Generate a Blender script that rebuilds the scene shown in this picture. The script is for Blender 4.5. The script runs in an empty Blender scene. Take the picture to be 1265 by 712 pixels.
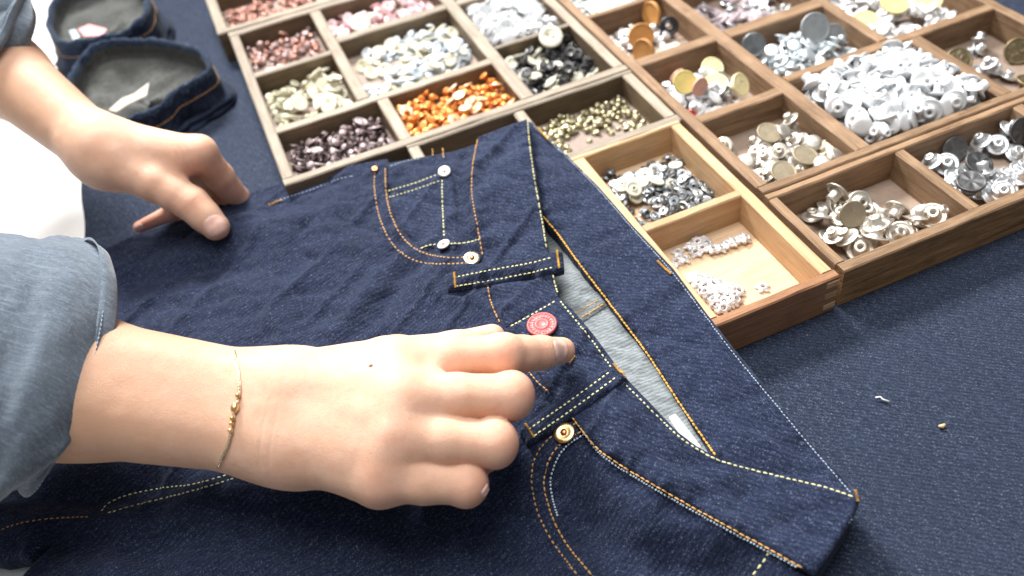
import bpy, bmesh, math, random
import numpy as np
from mathutils import Vector, Matrix
from mathutils.geometry import delaunay_2d_cdt
from mathutils.bvhtree import BVHTree
R_ = random.Random(7)
NR = np.random.RandomState(11)
scene = bpy.context.scene
COL = scene.collection

# ------------------------------------------------------------------ camera
FPX = 1094.0
CX, CY = 632.5, 356.0
RC = np.array([[0.91762734, -0.34943359, 0.18935743],
               [-0.37759224, -0.61780369, 0.68974104],
               [-0.12403297, -0.70442513, -0.69885697]])
CAM = np.array([0.0, 0.0, 0.38])
cd = bpy.data.cameras.new('camera')
cam = bpy.data.objects.new('camera', cd)
COL.objects.link(cam)
cd.sensor_width = 36.0
cd.lens = 36.0 * FPX / 1265.0
cd.clip_start = 0.01
cd.clip_end = 50
cd.dof.use_dof = True
cd.dof.focus_distance = 0.455
cd.dof.aperture_fstop = 6.3
m = Matrix.Identity(4)
bx_, by_, bz_ = RC @ np.array([1, 0, 0]), RC @ np.array([0, -1, 0]), RC @ np.array([0, 0, -1])
for i in range(3):
    m[i][0], m[i][1], m[i][2], m[i][3] = bx_[i], by_[i], bz_[i], CAM[i]
cam.matrix_world = m
scene.camera = cam

# ------------------------------------------------------------------ light
w = bpy.data.worlds.new('World')
scene.world = w
w.use_nodes = True
w.node_tree.nodes['Background'].inputs[0].default_value = (0.93, 0.96, 1.0, 1)
w.node_tree.nodes['Background'].inputs[1].default_value = 0.20


def area(name, loc, target, size, power, col=(1, 1, 1)):
    ld = bpy.data.lights.new(name, 'AREA')
    ld.shape = 'RECTANGLE'
    ld.size, ld.size_y = size
    ld.energy = power
    ld.color = col
    o = bpy.data.objects.new(name, ld)
    COL.objects.link(o)
    o.location = loc
    o.rotation_euler = (Vector(target) - Vector(loc)).to_track_quat('-Z', 'Y').to_euler()
    return o


area('window_light', (0.02, 1.75, 1.35), (0.18, 0.45, 0), (0.6, 0.4), 10.0, (1.0, 0.985, 0.96)).data.spread = math.radians(70)
area('ceiling_light', (0.1, 0.55, 1.6), (0.2, 0.45, 0), (1.0, 1.0), 5.6, (1.0, 0.98, 0.95)).data.spread = math.radians(80)  # unseen fill lamp added overhead to lift the window light's shadows
scene.view_settings.view_transform = 'Standard'
scene.view_settings.look = 'None'
scene.view_settings.exposure = 0.35
scene.view_settings.gamma = 1

# ------------------------------------------------------------------ helpers


def tag(o, label=None, cat=None, group=None, kind=None):
    if label: o['label'] = label
    if cat: o['category'] = cat
    if group: o['group'] = group
    if kind: o['kind'] = kind
    return o


def at(x, y, z=0.0):
    r = RC @ np.array([x - CX, y - CY, FPX])
    return CAM + r * ((z - CAM[2]) / r[2])


def empty(name, loc=(0, 0, 0), rz=0):
    o = bpy.data.objects.new(name, None)
    o.empty_display_size = 0.01
    COL.objects.link(o)
    o.location = loc
    o.rotation_euler = (0, 0, rz)
    return o


def mesh_data(name, V, F, mat=None, smooth=True):
    me = bpy.data.meshes.new(name)
    V = np.asarray(V, dtype=float)
    me.from_pydata(V.tolist(), [], [list(map(int, f)) for f in F])
    if mat: me.materials.append(mat)
    if smooth:
        me.polygons.foreach_set('use_smooth', [True] * len(me.polygons))
    me.update()
    return me


def link(name, me, parent=None, loc=(0, 0, 0)):
    o = bpy.data.objects.new(name, me)
    COL.objects.link(o)
    o.location = loc
    if parent is not None:
        o.parent = parent
    return o


def obj(name, V, F, mat, parent=None, smooth=True):
    if parent is not None:
        V = np.asarray(V, float) - np.array(parent.matrix_basis.translation)
    return link(name, mesh_data(name, V, F, mat, smooth), parent)


def bm_obj(name, bm, mat, parent=None, smooth=False, local=False):
    me = bpy.data.meshes.new(name)
    if parent is not None and not local:
        bmesh.ops.translate(bm, verts=bm.verts, vec=-parent.matrix_basis.translation)
    bm.to_mesh(me)
    bm.free()
    if mat: me.materials.append(mat)
    if smooth:
        me.polygons.foreach_set('use_smooth', [True] * len(me.polygons))
    return link(name, me, parent)


def box_bm(x0, x1, y0, y1, z0, z1, bev=0.0006, jit=0.0, bm=None):
    own = bm is None
    bm = bm or bmesh.new()
    r = bmesh.ops.create_cube(bm, size=1)
    for v in r['verts']:
        v.co = Vector(((x0 + x1) / 2 + v.co.x * (x1 - x0), (y0 + y1) / 2 + v.co.y * (y1 - y0), (z0 + z1) / 2 + v.co.z * (z1 - z0)))
        if jit:
            v.co += Vector([R_.uniform(-jit, jit) for _ in range(3)])
    if bev and own:
        bmesh.ops.bevel(bm, geom=bm.edges[:], offset=bev, segments=2, affect='EDGES')
    return bm


def hash2(ix, iy, s):
    h = np.sin(ix * 127.1 + iy * 311.7 + s * 74.7) * 43758.5453
    return h - np.floor(h)


def vn(x, y, s=0):
    ix, iy = np.floor(x), np.floor(y)
    fx, fy = x - ix, y - iy
    fx = fx * fx * fx * (fx * (fx * 6 - 15) + 10)
    fy = fy * fy * fy * (fy * (fy * 6 - 15) + 10)
    a, b = hash2(ix, iy, s), hash2(ix + 1, iy, s)
    c, d = hash2(ix, iy + 1, s), hash2(ix + 1, iy + 1, s)
    return (a * (1 - fx) + b * fx) * (1 - fy) + (c * (1 - fx) + d * fx) * fy - 0.5


def catmull(P, step, closed=False):
    P = np.asarray(P, float)
    n = len(P)
    out = []
    rng = range(n) if closed else range(n - 1)
    for i in rng:
        if closed:
            p0, p1, p2, p3 = P[(i - 1) % n], P[i], P[(i + 1) % n], P[(i + 2) % n]
        else:
            p1, p2 = P[i], P[i + 1]
            p0 = P[i - 1] if i > 0 else 2 * p1 - p2
            p3 = P[i + 2] if i + 2 < n else 2 * p2 - p1
        k = max(1, int(np.ceil(np.linalg.norm(p2 - p1) / step)))
        t = (np.arange(k) / k)[:, None]
        out.append(0.5 * ((2 * p1) + (-p0 + p2) * t + (2 * p0 - 5 * p1 + 4 * p2 - p3) * t ** 2 + (-p0 + 3 * p1 - 3 * p2 + p3) * t ** 3))
    out = np.vstack(out)
    if not closed:
        out = np.vstack([out, P[-1:]])
    return out


def densify(P, step, closed=True):
    P = np.asarray(P, float)
    n = len(P)
    out = []
    for i in range(n if closed else n - 1):
        a, b = P[i], P[(i + 1) % n]
        k = max(1, int(np.ceil(np.linalg.norm(b - a) / step)))
        out.append(a + (b - a) * (np.arange(k) / k)[:, None])
    out = np.vstack(out)
    return out if closed else np.vstack([out, P[-1:]])


def inside(px, py, poly):
    r = np.zeros(len(px), bool)
    n = len(poly)
    j = n - 1
    for i in range(n):
        xi, yi = poly[i]
        xj, yj = poly[j]
        if yi != yj:
            r ^= ((yi > py) != (yj > py)) & (px < (xj - xi) * (py - yi) / (yj - yi) + xi)
        j = i
    return r


def segdist(X, Y, poly, closed=True, want_s=False):
    X, Y = np.atleast_1d(X), np.atleast_1d(Y)
    best = np.full(len(X), 1e9)
    sb = np.zeros(len(X))
    n = len(poly)
    acc = 0.0
    for i in range(n if closed else n - 1):
        a, b = poly[i], poly[(i + 1) % n]
        d = b - a
        L2 = d @ d
        if L2 < 1e-14: continue
        t = np.clip(((X - a[0]) * d[0] + (Y - a[1]) * d[1]) / L2, 0, 1)
        q = (X - a[0] - t * d[0]) ** 2 + (Y - a[1] - t * d[1]) ** 2
        mk = q < best
        best = np.where(mk, q, best)
        L = math.sqrt(L2)
        if want_s: sb = np.where(mk, acc + t * L, sb)
        acc += L
    return (np.sqrt(best), sb) if want_s else np.sqrt(best)


# ------------------------------------------------------------------ materials
class NT:
    def __init__(s, name):
        s.m = bpy.data.materials.new(name)
        s.m.use_nodes = True
        s.t = s.m.node_tree
        s.b = s.t.nodes['Principled BSDF']
        s.tc = s.n('ShaderNodeTexCoord')

    def n(s, kind, **kw):
        nd = s.t.nodes.new(kind)
        for k, v in kw.items(): setattr(nd, k, v)
        return nd

    def l(s, a, b): s.t.links.new(a, b)

    def mapping(s, scale=(1, 1, 1), rot=(0, 0, 0), src=None, loc=(0, 0, 0)):
        mp = s.n('ShaderNodeMapping')
        mp.inputs['Scale'].default_value = scale
        mp.inputs['Rotation'].default_value = rot
        mp.inputs['Location'].default_value = loc
        s.l(src or s.tc.outputs['Object'], mp.inputs['Vector'])
        return mp.outputs[0]

    def noise(s, vec, scale, detail=3, rough=0.5, dist=0):
        nd = s.n('ShaderNodeTexNoise')
        nd.inputs['Scale'].default_value = scale
        nd.inputs['Detail'].default_value = detail
        nd.inputs['Roughness'].default_value = rough
        nd.inputs['Distortion'].default_value = dist
        s.l(vec, nd.inputs['Vector'])
        return nd.outputs['Fac']

    def ramp(s, fac, stops, interp='LINEAR'):
        r = s.n('ShaderNodeValToRGB')
        r.color_ramp.interpolation = interp
        el = r.color_ramp.elements
        while len(el) < len(stops): el.new(0.5)
        for e, (p, c) in zip(el, stops):
            e.position = p
            e.color = (*c, 1) if len(c) == 3 else c
        s.l(fac, r.inputs['Fac'])
        return r.outputs['Color']

    def mix(s, fac, a, b, mode='MIX'):
        x = s.n('ShaderNodeMix', data_type='RGBA', blend_type=mode)
        for k, v in ((0, fac), (6, a), (7, b)):
            if hasattr(v, 'links'): s.l(v, x.inputs[k])
            else: x.inputs[k].default_value = v if k == 0 else (*v, 1)
        return x.outputs[2]

    def math(s, op, a, b=None, c=None):
        x = s.n('ShaderNodeMath', operation=op)
        for k, v in enumerate((a, b, c)):
            if v is None: continue
            if hasattr(v, 'links'): s.l(v, x.inputs[k])
            else: x.inputs[k].default_value = v
        return x.outputs[0]

    def bump(s, h, strength=0.3, dist=0.0005):
        b = s.n('ShaderNodeBump')
        b.inputs['Strength'].default_value = strength
        b.inputs['Distance'].default_value = dist
        s.l(h, b.inputs['Height'])
        s.l(b.outputs[0], s.b.inputs['Normal'])

    def set(s, **kw):
        for k, v in kw.items():
            s.b.inputs[k.replace('_', ' ')].default_value = v


def denim(name, base, light, fleck, ang=0.0, amt=0.5, fade=0.5, period=0.0011, sheen=0.06, bmp=0.42, twk=0.32):
    t = NT(name)
    g = t.mapping(rot=(0, 0, ang))
    warp = t.noise(t.mapping(scale=(1050, 2200, 1050), src=g), 1, 2, 0.6)
    warp2 = t.noise(t.mapping(scale=(330, 1100, 330), src=g, loc=(3, 1, 0)), 1, 4, 0.7)
    weft = t.noise(t.mapping(scale=(1700, 700, 700), src=g, loc=(9, 1, 0)), 1, 2, 0.5)
    wv = t.n('ShaderNodeTexWave', wave_type='BANDS', bands_direction='X')
    wv.inputs['Scale'].default_value = 1 / (period * 3.18 * 1.0) * 0.5
    wv.inputs['Distortion'].default_value = 2.0
    wv.inputs['Detail'].default_value = 1
    wv.inputs['Detail Scale'].default_value = 2.5
    t.l(t.mapping(rot=(0, 0, math.radians(58)), src=g), wv.inputs['Vector'])
    big = t.noise(t.tc.outputs['Object'], 22, 4, 0.55)
    c1 = t.mix(t.ramp(warp2, [(0.35, (0, 0, 0)), (0.7, (1, 1, 1))]), base, light)
    mid = t.noise(t.mapping(scale=(260, 420, 300), src=g, loc=(1, 5, 0)), 1, 3, 0.7)
    c1 = t.mix(t.math('MULTIPLY', t.ramp(mid, [(0.4, (0, 0, 0)), (0.65, (1, 1, 1))]), 0.55), c1, tuple(x * 1.35 for x in light))
    c1 = t.mix(t.math('MULTIPLY', t.ramp(big, [(0.35, (0, 0, 0)), (0.7, (1, 1, 1))]), fade), c1, light)
    fl = t.math('MULTIPLY', t.ramp(warp, [(0.52, (0, 0, 0)), (0.68, (1, 1, 1))]), t.ramp(weft, [(0.42, (0, 0, 0)), (0.60, (1, 1, 1))]))
    fl = t.math('MULTIPLY', fl, t.math('MULTIPLY', t.ramp(mid, [(0.35, (.25, .25, .25)), (0.65, (1, 1, 1))]), amt))
    slub = t.noise(t.mapping(scale=(22, 1000, 200), src=g, loc=(2, 7, 0)), 1, 2, 0.6)
    c1 = t.mix(t.math('MULTIPLY', t.ramp(slub, [(0.5, (0, 0, 0)), (0.7, (1, 1, 1))]), 0.45), c1, tuple(x * 1.7 for x in light))
    c2 = t.mix(fl, c1, fleck)
    tw = t.math('MULTIPLY', t.ramp(wv.outputs['Fac'], [(0.1, (1, 1, 1)), (0.5, (0, 0, 0))]), twk)
    c3 = t.mix(tw, c2, tuple(x * 0.35 for x in base))
    t.l(c3, t.b.inputs['Base Color'])
    t.set(Roughness=0.92)
    t.b.inputs['Specular IOR Level'].default_value = 0.12
    t.b.inputs['Sheen Weight'].default_value = sheen
    t.b.inputs['Sheen Roughness'].default_value = 0.5
    hh = t.math('ADD', t.math('MULTIPLY', wv.outputs['Fac'], 0.6 if twk > .2 else 0.0), t.math('ADD', warp, t.math('MULTIPLY', weft, 0.5)))
    t.bump(hh, bmp, 0.0005)
    return t.m


def wood(name, dark, light, ang=0.0, rough=0.6, wear=None):
    t = NT(name)
    inf = t.n('ShaderNodeObjectInfo')
    off = t.n('ShaderNodeVectorMath', operation='SCALE')
    cmb = t.n('ShaderNodeCombineXYZ')
    for k in range(3): t.l(inf.outputs['Random'], cmb.inputs[k])
    t.l(cmb.outputs[0], off.inputs[0])
    off.inputs['Scale'].default_value = 7.0
    add = t.n('ShaderNodeVectorMath', operation='ADD')
    t.l(t.tc.outputs['Object'], add.inputs[0])
    t.l(off.outputs[0], add.inputs[1])
    g = t.mapping(rot=(0, 0, ang), src=add.outputs[0])
    n1 = t.noise(t.mapping(scale=(16, 240, 240), src=g), 1, 6, 0.72, 1.0)
    n2 = t.noise(t.mapping(scale=(40, 1100, 1100), src=g), 1, 3, 0.6)
    n3 = t.noise(add.outputs[0], 55, 4, 0.6)
    c = t.ramp(n1, [(0.28, dark), (0.5, tuple((a + b) / 2 for a, b in zip(dark, light))), (0.72, light)])
    c = t.mix(t.math('MULTIPLY', t.ramp(n2, [(0.5, (0, 0, 0)), (0.75, (1, 1, 1))]), 0.5), c, tuple(x * 0.45 for x in dark))
    c = t.mix(t.math('MULTIPLY', t.ramp(n3, [(0.5, (0, 0, 0)), (0.75, (1, 1, 1))]), 0.35), c, wear or tuple(x * 0.6 for x in dark))
    var = t.math('MULTIPLY_ADD', inf.outputs['Random'], 0.35, 0.82)
    cm = t.n('ShaderNodeCombineXYZ')
    for k in range(3): t.l(var, cm.inputs[k])
    c = t.mix(1.0, c, cm.outputs[0], 'MULTIPLY')
    t.l(c, t.b.inputs['Base Color'])
    t.set(Roughness=rough)
    t.b.inputs['Specular IOR Level'].default_value = 0.3
    t.bump(t.math('ADD', n2, t.math('MULTIPLY', n1, 0.9)), 0.8, 0.0005)
    return t.m


def plain(name, col, rough=0.5, metal=0.0, var=0.15, col2=None, bump=0.15, spec=0.5, sss=0.0, bscale=900, dirt=0.25):
    t = NT(name)
    inf = t.n('ShaderNodeObjectInfo')
    n1 = t.noise(t.tc.outputs['Object'], 260, 3)
    a = t.mix(inf.outputs['Random'], tuple(x * (1 - var) for x in col), col2 or tuple(min(1, x * (1 + var)) for x in col))
    c = t.mix(t.math('MULTIPLY', t.ramp(n1, [(0.4, (0, 0, 0)), (0.7, (1, 1, 1))]), dirt), a, tuple(x * 0.45 for x in col))
    t.l(c, t.b.inputs['Base Color'])
    t.set(Roughness=rough, Metallic=metal)
    t.b.inputs['Specular IOR Level'].default_value = spec
    if sss:
        t.b.inputs['Subsurface Weight'].default_value = sss
        t.b.inputs['Subsurface Scale'].default_value = 0.002
    if bump: t.bump(t.noise(t.tc.outputs['Object'], bscale, 2), bump, 0.0003)
    return t.m


def skin_mat():
    t = NT('skin')
    at_ = t.n('ShaderNodeAttribute', attribute_name='blush')
    n1 = t.noise(t.tc.outputs['Object'], 70, 4, 0.6)
    n2 = t.noise(t.tc.outputs['Object'], 380, 3, 0.6)
    c = t.mix(t.ramp(n1, [(0.3, (0, 0, 0)), (0.7, (1, 1, 1))]), (0.74, 0.435, 0.295), (0.82, 0.53, 0.385))
    c = t.mix(t.math('MULTIPLY', t.ramp(n2, [(0.45, (0, 0, 0)), (0.75, (1, 1, 1))]), 0.22), c, (0.68, 0.38, 0.28))
    c = t.mix(t.math('MULTIPLY', at_.outputs['Fac'], 0.6), c, (0.72, 0.30, 0.22))
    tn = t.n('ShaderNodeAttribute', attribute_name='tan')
    c = t.mix(tn.outputs['Fac'], c, (0.50, 0.285, 0.18))  # shade on the forearms, painted into the skin colour
    t.l(c, t.b.inputs['Base Color'])
    t.set(Roughness=0.5)
    t.b.inputs['Specular IOR Level'].default_value = 0.35
    t.b.inputs['Subsurface Weight'].default_value = 0.35
    t.b.inputs['Subsurface Radius'].default_value = (1.0, 0.35, 0.2)
    t.b.inputs['Subsurface Scale'].default_value = 0.007
    v = t.n('ShaderNodeTexVoronoi', feature='DISTANCE_TO_EDGE')
    v.inputs['Scale'].default_value = 900
    t.l(t.tc.outputs['Object'], v.inputs['Vector'])
    h = t.math('ADD', t.math('MULTIPLY', t.ramp(v.outputs['Distance'], [(0, (0, 0, 0)), (0.12, (1, 1, 1))]), 0.5), t.noise(t.tc.outputs['Object'], 300, 4))
    t.bump(h, 0.42, 0.0004)
    return t.m


M = {}
M['jeans'] = denim('jeans_denim', (0.0048, 0.0078, 0.0225), (0.0150, 0.0220, 0.0510), (0.21, 0.25, 0.33), ang=math.radians(12), amt=0.75, fade=0.5, period=0.00125)
M['jeans2'] = denim('jeans_denim_band', (0.0058, 0.0092, 0.026), (0.0185, 0.0270, 0.060), (0.23, 0.27, 0.35), ang=math.radians(78), amt=0.8, fade=0.5, period=0.00125)
M['cloth'] = denim('tablecloth_denim', (0.0085, 0.0130, 0.029), (0.024, 0.034, 0.062), (0.28, 0.32, 0.38), ang=math.radians(70), amt=0.8, fade=0.4, period=0.0011)
M['olddenim'] = denim('folded_denim', (0.006, 0.010, 0.024), (0.018, 0.028, 0.055), (0.2, 0.24, 0.3), amt=0.3, fade=0.3)
M['rimdenim'] = denim('hem_denim', (0.006, 0.010, 0.022), (0.025, 0.040, 0.075), (0.3, 0.38, 0.48), amt=0.8, fade=0.5)
M['inner'] = denim('denim_reverse', (0.12, 0.135, 0.145), (0.23, 0.255, 0.268), (0.45, 0.48, 0.49), ang=math.radians(40), amt=0.6, fade=0.5)
M['greylining'] = denim('grey_reverse', (0.040, 0.042, 0.040), (0.12, 0.122, 0.118), (0.3, 0.3, 0.3), amt=0.4, fade=0.5)
M['chambray'] = denim('chambray', (0.062, 0.080, 0.106), (0.125, 0.155, 0.195), (0.38, 0.41, 0.45), ang=math.radians(30), amt=0.6, fade=0.8, period=0.0007, sheen=0.3, bmp=0.3, twk=0.0)
M['cotton'] = plain('white_cotton', (0.8, 0.8, 0.8), 0.9, bump=0.4)
M['thread_o'] = plain('orange_thread', (0.66, 0.34, 0.05), 0.8, bump=0)
M['thread_b'] = plain('tan_thread', (0.54, 0.29, 0.085), 0.8, bump=0)
M['thread_y'] = plain('pale_yellow_thread', (0.66, 0.63, 0.32), 0.8, bump=0)
M['thread_w'] = plain('blue_white_thread', (0.38, 0.46, 0.56), 0.8, bump=0)
M['skin'] = skin_mat()
M['nail'] = plain('nail', (0.88, 0.56, 0.47), 0.38, spec=0.5, var=0.02, bump=0.0, sss=0.2)
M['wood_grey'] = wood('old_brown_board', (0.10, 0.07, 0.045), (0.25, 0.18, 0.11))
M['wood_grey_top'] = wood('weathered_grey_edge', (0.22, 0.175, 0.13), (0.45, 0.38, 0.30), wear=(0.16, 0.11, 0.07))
M['wood_brown'] = wood('aged_brown_wood', (0.16, 0.088, 0.048), (0.40, 0.26, 0.155))
M['wood_brown_top'] = wood('worn_brown_edge', (0.15, 0.085, 0.045), (0.42, 0.27, 0.16), wear=(0.5, 0.34, 0.21))
M['wood_light'] = wood('pale_new_wood', (0.50, 0.30, 0.15), (0.70, 0.49, 0.29), wear=(0.42, 0.24, 0.12))
M['wood_front'] = wood('reddish_wood', (0.24, 0.11, 0.055), (0.40, 0.21, 0.11))
M['wood_front2'] = wood('tan_front_wood', (0.13, 0.055, 0.02), (0.62, 0.36, 0.16), wear=(0.07, 0.035, 0.02))
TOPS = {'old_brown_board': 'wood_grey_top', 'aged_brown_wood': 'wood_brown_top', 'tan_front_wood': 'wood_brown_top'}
M['floor_pink'] = plain('faded_lining_paper', (0.34, 0.265, 0.225), 0.9, bump=0.3)
M['floor_brown'] = plain('brown_tray_bottom', (0.30, 0.22, 0.17), 0.9, bump=0.3)
M['floor_light'] = wood('pale_tray_bottom', (0.52, 0.35, 0.21), (0.64, 0.47, 0.31), wear=(0.45, 0.3, 0.18))
M['card'] = plain('beige_card', (0.55, 0.50, 0.42), 0.9)
M['white_table'] = plain('white_table_top', (0.93, 0.92, 0.90), 0.5, bump=0.0, var=0, dirt=0.02)
for nm, c, r_, me_, c2 in [
        ('silver', (0.78, 0.80, 0.82), 0.34, .85, None), ('bluesilver', (0.66, 0.73, 0.78), 0.38, 0.6, (0.80, 0.86, 0.89)),
        ('pewter', (0.72, 0.66, 0.57), 0.36, .8, (0.84, 0.80, 0.74)), ('darkmetal', (0.10, 0.10, 0.105), 0.5, 0.8, (0.2, 0.2, 0.2)),
        ('gunmetal', (0.22, 0.24, 0.26), 0.35, 0.9, (0.4, 0.42, 0.44)), ('greydisc', (0.36, 0.38, 0.39), 0.5, 0.6, None),
        ('khakidisc', (0.36, 0.30, 0.21), 0.5, 0.5, None), ('brass', (0.30, 0.24, 0.14), 0.42, 0.9, None),
        ('gold', (0.90, 0.62, 0.30), 0.22, 1, None), ('copper', (0.75, 0.34, 0.16), 0.3, 1, None),
        ('palegold', (0.92, 0.78, 0.56), 0.2, 1, None), ('whitemetal', (0.86, 0.84, 0.84), 0.42, 0.5, None),
        ('oldgold', (0.42, 0.37, 0.22), 0.3, 0.85, (0.62, 0.56, 0.38)),
        ('copperorange', (0.74, 0.20, 0.025), 0.28, 0.35, (0.95, 0.42, 0.11)), ('paleorange', (0.90, 0.55, 0.28), 0.3, 0.3, (0.93, 0.72, 0.5)),
        ('reddish', (0.34, 0.15, 0.11), 0.35, 0.5, (0.55, 0.3, 0.24)), ('mauve', (0.32, 0.2, 0.19), 0.35, 0.5, (0.5, 0.36, 0.34)),
        ('darkbrown', (0.045, 0.028, 0.03), 0.3, 0.5, (0.20, 0.14, 0.14)), ('palemauve', (0.42, 0.33, 0.34), 0.4, 0.3, (0.56, 0.46, 0.46))]:
    M[nm] = plain(nm + '_metal', c, min(.5, r_ + .07), me_, col2=c2, bump=0.2, dirt=.5 if me_ >= .8 else .3)
for nm, c, c2, r_ in [('white', (0.74, 0.755, 0.77), None, 0.35), ('cream', (0.70, 0.64, 0.47), (0.82, 0.78, 0.64), 0.4),
                      ('olivecream', (0.42, 0.39, 0.25), (0.66, 0.62, 0.46), 0.4), ('iceblue', (0.58, 0.67, 0.76), (0.80, 0.84, 0.87), 0.35),
                      ('pink', (0.62, 0.28, 0.33), (0.86, 0.66, 0.66), 0.4), ('palepink', (0.82, 0.68, 0.64), None, 0.4),
                      ('black', (0.02, 0.02, 0.022), (0.05, 0.05, 0.05), 0.35), ('bone', (0.70, 0.68, 0.55), None, 0.45),
                      ('orangewood', (0.62, 0.30, 0.09), None, 0.55), ('lemon', (0.86, 0.72, 0.24), (0.88, 0.80, 0.46), 0.5),
                      ('red', (0.78, 0.12, 0.09), None, 0.4), ('redenamel', (0.78, 0.15, 0.15), None, 0.42),
                      ('pinkenamel', (0.85, 0.36, 0.36), None, 0.4), ('mint', (0.52, 0.64, 0.55), None, 0.7),
                      ('purple', (0.28, 0.22, 0.25), (0.5, 0.42, 0.44), 0.4), ('straw', (0.6, 0.45, 0.25), None, 0.8),
                      ('mole', (0.10, 0.06, 0.05), None, 0.6), ('salmon', (0.75, 0.42, 0.33), None, 0.4)]:
    M[nm] = plain(nm + '_plastic', c, r_, 0, col2=c2, bump=0.05)

# ------------------------------------------------------------------ table and cloth
mm = 0.001
tag(bm_obj('table_top', box_bm(-2.2, 2.2, -1.2, 3.2, -0.035, -0.003, 0), M['white_table']), kind='structure')
cx0, cx1, cy0, cy1 = -0.149, 1.2, -0.6, 2.2
nx, ny = 300, 300
gx = np.linspace(cx0, cx1, nx)
gy = np.linspace(cy0, cy1, ny)
X, Y = np.meshgrid(gx, gy, indexing='ij')
X[0] += 0.002 * vn(gy * 30, gy * 0, 4)
Z = 0.0012 * vn(X * 9, Y * 7, 3) + 0.0005 * vn(X * 40, Y * 35, 5) - 0.0002
Z[0] -= 0.0018
V = np.stack([X, Y, Z], -1).reshape(-1, 3)
ii = np.arange((nx - 1) * (ny - 1))
a_ = (ii // (ny - 1)) * ny + ii % (ny - 1)
tag(obj('denim_tablecloth', V, np.stack([a_, a_ + ny, a_ + ny + 1, a_ + 1], 1), M['cloth']),
    'blue denim cloth spread over the white table under the trays', 'tablecloth')
# lint
p = at(1088, 494, 0.001)
V = []
F = []


def tube(path, r, n=8, close=True, cap=True):
    path = np.asarray(path, float)
    rr = np.broadcast_to(np.asarray(r, float), (len(path),))
    T = np.gradient(path, axis=0)
    T /= np.linalg.norm(T, axis=1)[:, None] + 1e-12
    u = np.cross(T[0], [0, 0, 1.0])
    if np.linalg.norm(u) < 1e-3: u = np.array([1.0, 0, 0])
    V, F = [], []
    for i, q in enumerate(path):
        u = u - (u @ T[i]) * T[i]
        u /= np.linalg.norm(u)
        v = np.cross(T[i], u)
        for k in range(n):
            a = 2 * math.pi * k / n
            V.append(q + rr[i] * (math.cos(a) * u + math.sin(a) * v))
    for i in range(len(path) - 1):
        for k in range(n):
            F.append((i * n + k, i * n + (k + 1) % n, (i + 1) * n + (k + 1) % n, (i + 1) * n + k))
    if cap:
        F.append(tuple(range(n - 1, -1, -1)))
        F.append(tuple((len(path) - 1) * n + k for k in range(n)))
    return V, F


V, F = tube([p + np.array([-.0018, .002, .0004]), p + np.array([0.0004, .001, .001]), p + np.array([.0006, -.0006, .0006]), p + np.array([.0026, -.003, .0004])], 0.0005)
tag(obj('lint_thread', V, F, M['white']), 'short white thread of lint lying on the denim cloth', 'lint')
p = at(1164, 527, 0.001)
V, F = tube([p + np.array([-.0016, .0006, .0004]), p, p + np.array([.0018, .0002, .0004])], [0.0007, 0.0012, 0.0006])
tag(obj('wood_chip', V, F, M['straw']), 'tiny tan wood chip lying on the denim cloth', 'wood chip')

# ------------------------------------------------------------------ trays
ZT = 0.027
ZF = 0.0055
ZFG = 0.0085   # the grey trays have shallower compartments


def board(name, x0, x1, y0, y1, z0, z1, mat, parent, alongy):
    """a board with slightly worn, uneven top edges; grain runs along local x"""
    L = (y1 - y0) if alongy else (x1 - x0)
    W = (x1 - x0) if alongy else (y1 - y0)
    n = max(2, int(L / 0.012))
    bm = bmesh.new()
    prof = [(-W / 2, z0), (-W / 2, z1 - 0.0009), (-W / 2 + 0.0008, z1), (W / 2 - 0.0008, z1), (W / 2, z1 - 0.0009), (W / 2, z0)]
    rings = []
    for i in range(n + 1):
        s = -L / 2 + L * i / n
        e = 0.0 if i in (0, n) else 1.0
        dz = R_.uniform(-0.00035, 0.0002) * e
        dw = R_.uniform(-0.00035, 0.0001) * e
        ring = []
        for k, (a, z) in enumerate(prof):
            if k in (1, 4): a = a; z = z + dz
            if k in (2, 3): a = a - math.copysign(max(0, -dw), a); z = z + dz + R_.uniform(-0.00015, 0.00015) * e
            ring.append(bm.verts.new((s, a, z)))
        rings.append(ring)
    for i in range(n):
        for k in range(6):
            bm.faces.new((rings[i][k], rings[i + 1][k], rings[i + 1][(k + 1) % 6], rings[i][(k + 1) % 6]))
    bm.faces.new(rings[0])
    bm.faces.new(rings[n][::-1])
    bmesh.ops.recalc_face_normals(bm, faces=bm.faces)
    me = bpy.data.meshes.new(name)
    bm.to_mesh(me)
    bm.free()
    me.materials.append(mat)
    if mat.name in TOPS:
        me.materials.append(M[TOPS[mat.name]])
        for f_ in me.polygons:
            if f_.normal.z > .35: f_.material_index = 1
    o = link(name, me, parent)
    o.location = Vector(((x0 + x1) / 2, (y0 + y1) / 2, 0)) - parent.location
    o.rotation_euler.z = math.pi / 2 if alongy else 0
    return o


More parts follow.
